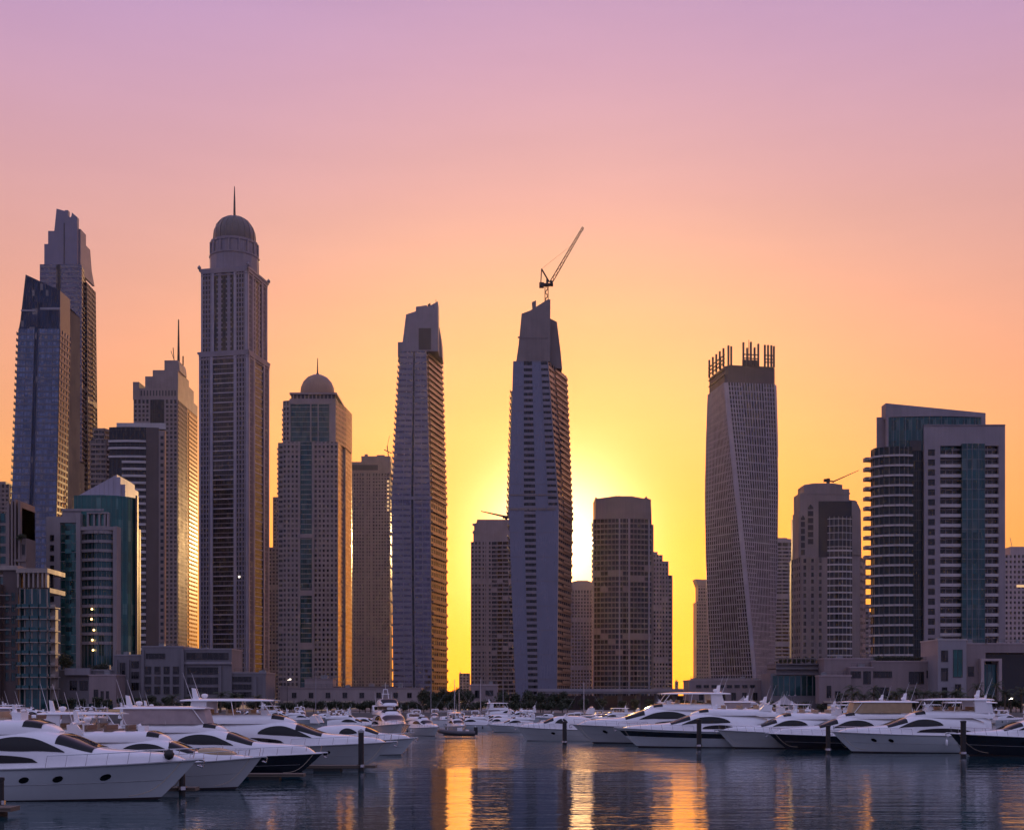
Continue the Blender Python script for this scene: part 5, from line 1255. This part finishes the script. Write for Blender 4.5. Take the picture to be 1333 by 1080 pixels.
o, P, zs = yacht('white yacht at left picture edge with raised hardtop behind the largest yacht', 16.0, 4.8, 1.8, 2.3, hardtop=True, up=.1, ports=()); moor(o, 16, 112, 92, -2, 0.88)
o, P, zs = yacht('white flybridge yacht with brown seats far back in the left row', 16.0, 4.8, 1.7, 2.2, seats=brownc, ports=()); moor(o, 16, 212, 104, -1, 0.85)
o, P, zs = yacht('white open yacht with rose canvas top in the rear of the left row', 14.0, 4.4, 1.6, 2.1, hardtop=True, canvas=rosec, ports=()); moor(o, 14, 120, 116, -2, 0.85)
o, P, zs = yacht('pale grey yacht with tall aerials at the very back of the left row', 15.0, 4.6, 1.7, 2.2, hull=hullgrey, ports=(), hardtop=True); moor(o, 15, 330, 126, -1, 0.8)
o, P, zs = yacht('white three decked motor yacht facing the camera with small mast in mid channel', 17.0, 5.0, 1.9, 2.6, style='tall', ports=()); moor(o, 17, 524, 152, -74, 0.86)
# right row: bows to the left
o, P, zs = yacht('small white cruiser with curved light arch at left end of the right row', 10.5, 3.5, 1.35, 1.75, style='open', hull=hullgrey, swoop=(.4, .55), ports=(.6,), low_win=None, radar=False); moor(o, 10.5, 673, 157, 184)
B = MB(); B.tube([(4.2, -1.5, 1.6), (4.9, -1.45, 2.7), (4.0, -1.3, 3.4), (2.2, -1.2, 3.5)], .07, 6); B.tube([(4.2, 1.5, 1.6), (4.9, 1.45, 2.7), (4.0, 1.3, 3.4), (2.2, 1.2, 3.5)], .07, 6); B.tube([(4.0, -1.3, 3.4), (4.0, 1.3, 3.4)], .07, 6); build('light_arch', B, gel, o)
o, P, zs = yacht('tall white flybridge yacht with wide dark upper window right of the small arch cruiser', 19.5, 5.4, 1.75, 2.25, hull=hullgrey, hardtop=True, canvas=None, ports=(.84,), up=.1, style='hard', swoop=(.3, .6)); moor(o, 19.5, 745, 148, 183, 1)
o, P, zs = yacht('white yacht with black hull stripe and long slit window in the right row', 19.5, 5.0, 1.75, 2.3, stripe=(4, 5), ports=(), up=-.1, swoop=(.33, .62), low_win=(.3, .5)); moor(o, 19.5, 803, 136, 182, 0.93)
o, P, zs = yacht('pale grey yacht with blank hull partly hidden right of the black striped yacht', 16.5, 4.8, 1.8, 2.3, hull=hullgrey, ports=()); moor(o, 16.5, 934, 133.5, 183, 0.86)
o, P, zs = yacht('dark hulled yacht with tan clear enclosure under white hardtop in the right row', 18.0, 5.0, 1.5, 1.9, hull=navy, hardtop=True, canvas=canv_gold, ports=(), up=.0); moor(o, 18, 1000, 130.5, 182, 0.9)
B = MB()
o, P, zs = yacht('large white yacht with swept arch and black leaf shaped windows nearest in right row', 17.8, 5.0, 1.8, 2.25, hardtop=True, ports=(.80, .70), up=.0, swoop=(.36, .62)); moor(o, 17.8, 1083, 123, 182, 0.92)
o, P, zs = yacht('black hulled yacht cut by right picture edge with white low cabin', 15.5, 4.6, 1.75, 2.25, hull=navy, ports=(.6,), up=-.2, style='open'); moor(o, 15.5, 1236, 116, 182, 0.95)
o, P, zs = yacht('white yacht with rose canvas seen behind the black striped yacht', 16.0, 4.8, 1.9, 2.4, hardtop=True, canvas=rosec, ports=(), up=.1); moor(o, 16, 850, 160, 182, 0.85)
o, P, zs = yacht('white yacht with brown flybridge seats seen behind the tall white flybridge yacht', 16.0, 4.8, 1.9, 2.4, seats=brownc, ports=(), up=.1); moor(o, 16, 880, 146, 182, 0.85)
o, P, zs = yacht('white hardtop yacht seen behind the dark hulled yacht of right row', 17.0, 4.8, 1.9, 2.4, hardtop=True, ports=(), up=.1); moor(o, 17, 1010, 150, 182, 0.85)
o, P, zs = yacht('white yacht with tall hardtop seen far behind the large swept arch yacht', 16.0, 4.8, 1.9, 2.4, hardtop=True, ports=(), up=.1); moor(o, 16, 1150, 146, 182, 0.85)
# small craft beyond
o = empty('tender', (0, 0, 0)); tag(o, 'small dark inflatable tender floating in mid channel on the golden water', 'dinghy')
B = MB(); ln = [(0, .85, .5), (1.5, .9, .5), (3, .75, .58), (3.9, .35, .72), (4.2, 0, .78)]
B.tube([(x, y, z) for x, y, z in ln] + [(x, -y, z) for x, y, z in ln[-2::-1]], .27, 10); build('tube', B, plain('dark_grey_rubber', (.09, .085, .09), .5), o, True)
B = MB(); B.hexa([(0, -.7, .1), (3.8, -.2, .2), (3.8, .2, .2), (0, .7, .1), (0, -.8, .45), (3.7, -.3, .5), (3.7, .3, .5), (0, .8, .45)]); build('hull', B, greym, o)
B = MB(); B.box(1.5, 2.1, -.35, .35, .4, 1.15); B.box(.7, 1.1, -.4, .4, .4, .9); build('console', B, gel, o); B = MB(); B.box(-.35, .1, -.2, .2, .3, 1.2); build('outboard', B, rubber, o)
o.scale = (1.15,) * 3; o.location = (WX(618, 170), 170, 0); o.rotation_euler = (0, 0, R(184))
def sailboat(label, h):
    o = empty('sailboat', (0, 0, 0)); tag(o, label, 'sailboat'); P, zs, ts = make_hull(o, 10, 3.1, 1.1, 1.35, gel)
    cb = Loft([(2.8, .9, 1.75), (4, 1.0, 1.8), (6, .9, 1.75), (7.4, .5, 1.35)], lambda x: 1.05); cb.build('cabin', gel, o, 12)
    for sd in (-1, 1): cb.patch('side_window', tint, o, 3.4, 6.2, lambda f: .35, lambda f: .75, sd)
    B = MB(); B.tube([(5.6, 0, 1.6), (5.6, 0, h)], [.09, .05], 7); B.tube([(5.6, -.9, h * .55), (5.6, .9, h * .55)], .03, 5); build('mast', B, steel, o)
    B = MB(); B.tube([(5.5, 0, 2.5), (1.4, 0, 2.6)], .06, 6); B.tube([(5.3, 0, 2.68), (1.6, 0, 2.75)], [.17, .12], 8); build('boom', B, canv, o)
    B = MB()
    for q in ((9.9, 0, 1.4), (.1, 0, 1.15), (5.6, 1.5, 1.15), (5.6, -1.5, 1.15)): B.bar(q, (5.6, 0, h - .1), .012)
    build('rigging', B, steel, o); return o
for px, Y, h, ang, lab in ((632, 250, 7.0, 200, 'sailboat with bare mast before the small pale kiosk block'), (660, 262, 9.5, 175, 'sailboat with tallest bare mast left of the small arch cruiser'), (556, 240, 9.0, 20, 'sailboat with bare mast under the wide yellow gap'), (795, 255, 8.6, 185, 'sailboat with bare mast behind the tall white flybridge yacht')):
    s_ = sailboat(lab, h); s_.location = (WX(px, Y), Y, 0); s_.rotation_euler = (0, 0, R(ang))
protos = []
for spec in (dict(label='small white moored boat in the crowd along the far quay', L=9, Bm=3.1, h0=1.2, h1=1.5, style='open', ports=(), low_win=None, radar=False, group='small white boats along the far quay', name='motor_boat'),
             dict(label='white flybridge boat in the crowd along the far quay', L=13, Bm=4.1, h0=1.5, h1=1.9, ports=(), low_win=None, seats=brownc, group='flybridge boats along the far quay', name='motor_yacht'),
             dict(label='white boat with hardtop in the crowd along the far quay', L=14.5, Bm=4.4, h0=1.6, h1=2.0, ports=(), low_win=None, hardtop=True, group='hardtop boats along the far quay', name='motor_yacht')):
    protos.append([yacht(**spec)[0], False])
rb_ = random.Random(5)
def far_boat(k, px, Y, ang):
    p = protos[k]; o = p[0] if not p[1] else copy_tree(p[0]); p[1] = True
    o.location = (WX(px, Y), Y, 0); o.rotation_euler = (0, 0, R(ang)); k_ = rb_.uniform(.5, .8); o.scale = (k_, k_, k_)
for i, px in enumerate(range(-5, 470, 21)): far_boat(rb_.choice((0, 1, 2, 1)), px + rb_.uniform(-6, 6), 245 + 22 * (i % 3) + rb_.uniform(-4, 4), rb_.choice((0, -80, 180, 15)) + rb_.uniform(-12, 12))
for i, px in enumerate(range(530, 1340, 17)): far_boat(rb_.choice((0, 1, 0, 2)), px + rb_.uniform(-6, 6), 228 + 20 * (i % 4) + rb_.uniform(-4, 4), rb_.choice((180, 190, -85, 5)) + rb_.uniform(-12, 12))
for px, Y, k, ang in ((535, 182, 1, -60), (566, 190, 0, 185), (588, 196, 2, -75), (640, 205, 1, 182), (668, 212, 0, 178), (700, 196, 1, 182), (20, 150, 2, 0), (70, 165, 1, -5), (150, 175, 2, 3), (420, 190, 1, 0), (450, 205, 0, 4), (905, 190, 2, 181), (960, 200, 1, 184), (1060, 185, 2, 180), (1210, 190, 1, 181), (1290, 175, 2, 180)): far_boat(k, px, Y, ang)

# piles and finger piers
def pile(px, pw, top, Y, label, w=.36, cap=False):
    o = empty('mooring_pile', (WX(px, Y), Y, 0)); tag(o, label, 'mooring pile'); h = WZ(top, Y)
    B = MB(); B.tube([(0, 0, -1.5), (0, 0, h)], w / 2, 12); build('shaft', B, pilem, o, False)
    B = MB(); B.lathe([(w / 2 + .03, h - .12), (w / 2 + .03, h + .02), (.02, h + (.16 if cap else .05))], 0, 0, 12); build('cap', B, greym if cap else rubber, o)
    B = MB(); B.lathe([(w / 2 + .09, .3), (w / 2 + .09, .5)], 0, 0, 12); build('pile_ring', B, steel, o)
for a in ((470, 0, 951, 92, 'black pile with pale cap at the end of the pier beside the white hardtop yacht', .42, True), (237, 0, 996, 69.5, 'black pile between the bows of the two nearest white yachts', .36, False), (910, 0, 936, 131, 'black pile standing before the black striped yacht', .5), (735, 0, 939, 142, 'black pile before the small arch cruiser', .5),
          (1078, 0, 944, 121, 'black pile before the bow of the large swept arch yacht', .45), (1254, 0, 938, 113.5, 'black pile before the bow of the black hulled yacht', .5), (1, 0, 1012, 60, 'black pile at the lower left picture corner', .3)): pile(*a)
def pier(name_label, x0, x1, Y, w=1.2):
    o = empty('finger_pier', (x0, Y, 0)); tag(o, name_label, 'pier'); B = MB(); n_ = max(2, int((x1 - x0) / .16))
    for i in range(n_): B.box((x1 - x0) * i / n_ + .008, (x1 - x0) * (i + 1) / n_ - .008, -w / 2, w / 2, .36, .42)
    build('deck', B, woodm, o); B = MB(); B.box(0, x1 - x0, -w / 2 + .05, w / 2 - .05, .22, .355); build('frame', B, woodm, o)
    B = MB()
    for k in range(max(1, int((x1 - x0) / 3))): B.box(k * 3 + .3, k * 3 + 2.3, -w / 2 + .1, w / 2 - .1, -.35, .215)
    build('float', B, rubber, o)
pier('grey wooden finger pier reaching out beside the white hardtop yacht', WX(300, 92.5), WX(490, 92.5), 92.5, 1.4)
pier('short wooden finger pier between the two nearest white yachts', WX(60, 70), WX(257, 70), 70, 1.0)
pier('finger pier behind the navy hulled yacht', WX(200, 82), WX(395, 82), 82.5, 1.0)
pier('wooden pier end beside the black pile at lower left corner', WX(-60, 57.5), WX(20, 57.5), 57.5, 1.2)
pier('finger pier between the striped yacht and the pale grey blank hulled yacht', WX(900, 134.5), WX(1010, 134.5), 139.5, .9)

# ------------------------------------------------------------ haze
mb = MB(); mb.box(-4050, 4050, -430, 5050, -2.5, 434)
hm = bpy.data.materials.new('haze'); hm.use_nodes = True; hm.node_tree.nodes.clear()
hn = N(hm.node_tree); o_ = hn.new('ShaderNodeOutputMaterial'); pv = hn.new('ShaderNodeVolumePrincipled')
pv.inputs['Color'].default_value = (.95, .86, .78, 1); pv.inputs['Density'].default_value = .00001; pv.inputs['Anisotropy'].default_value = .78
hm.node_tree.links.new(pv.outputs[0], o_.inputs['Volume'])
tag(build('haze', mb, hm), kind='stuff')
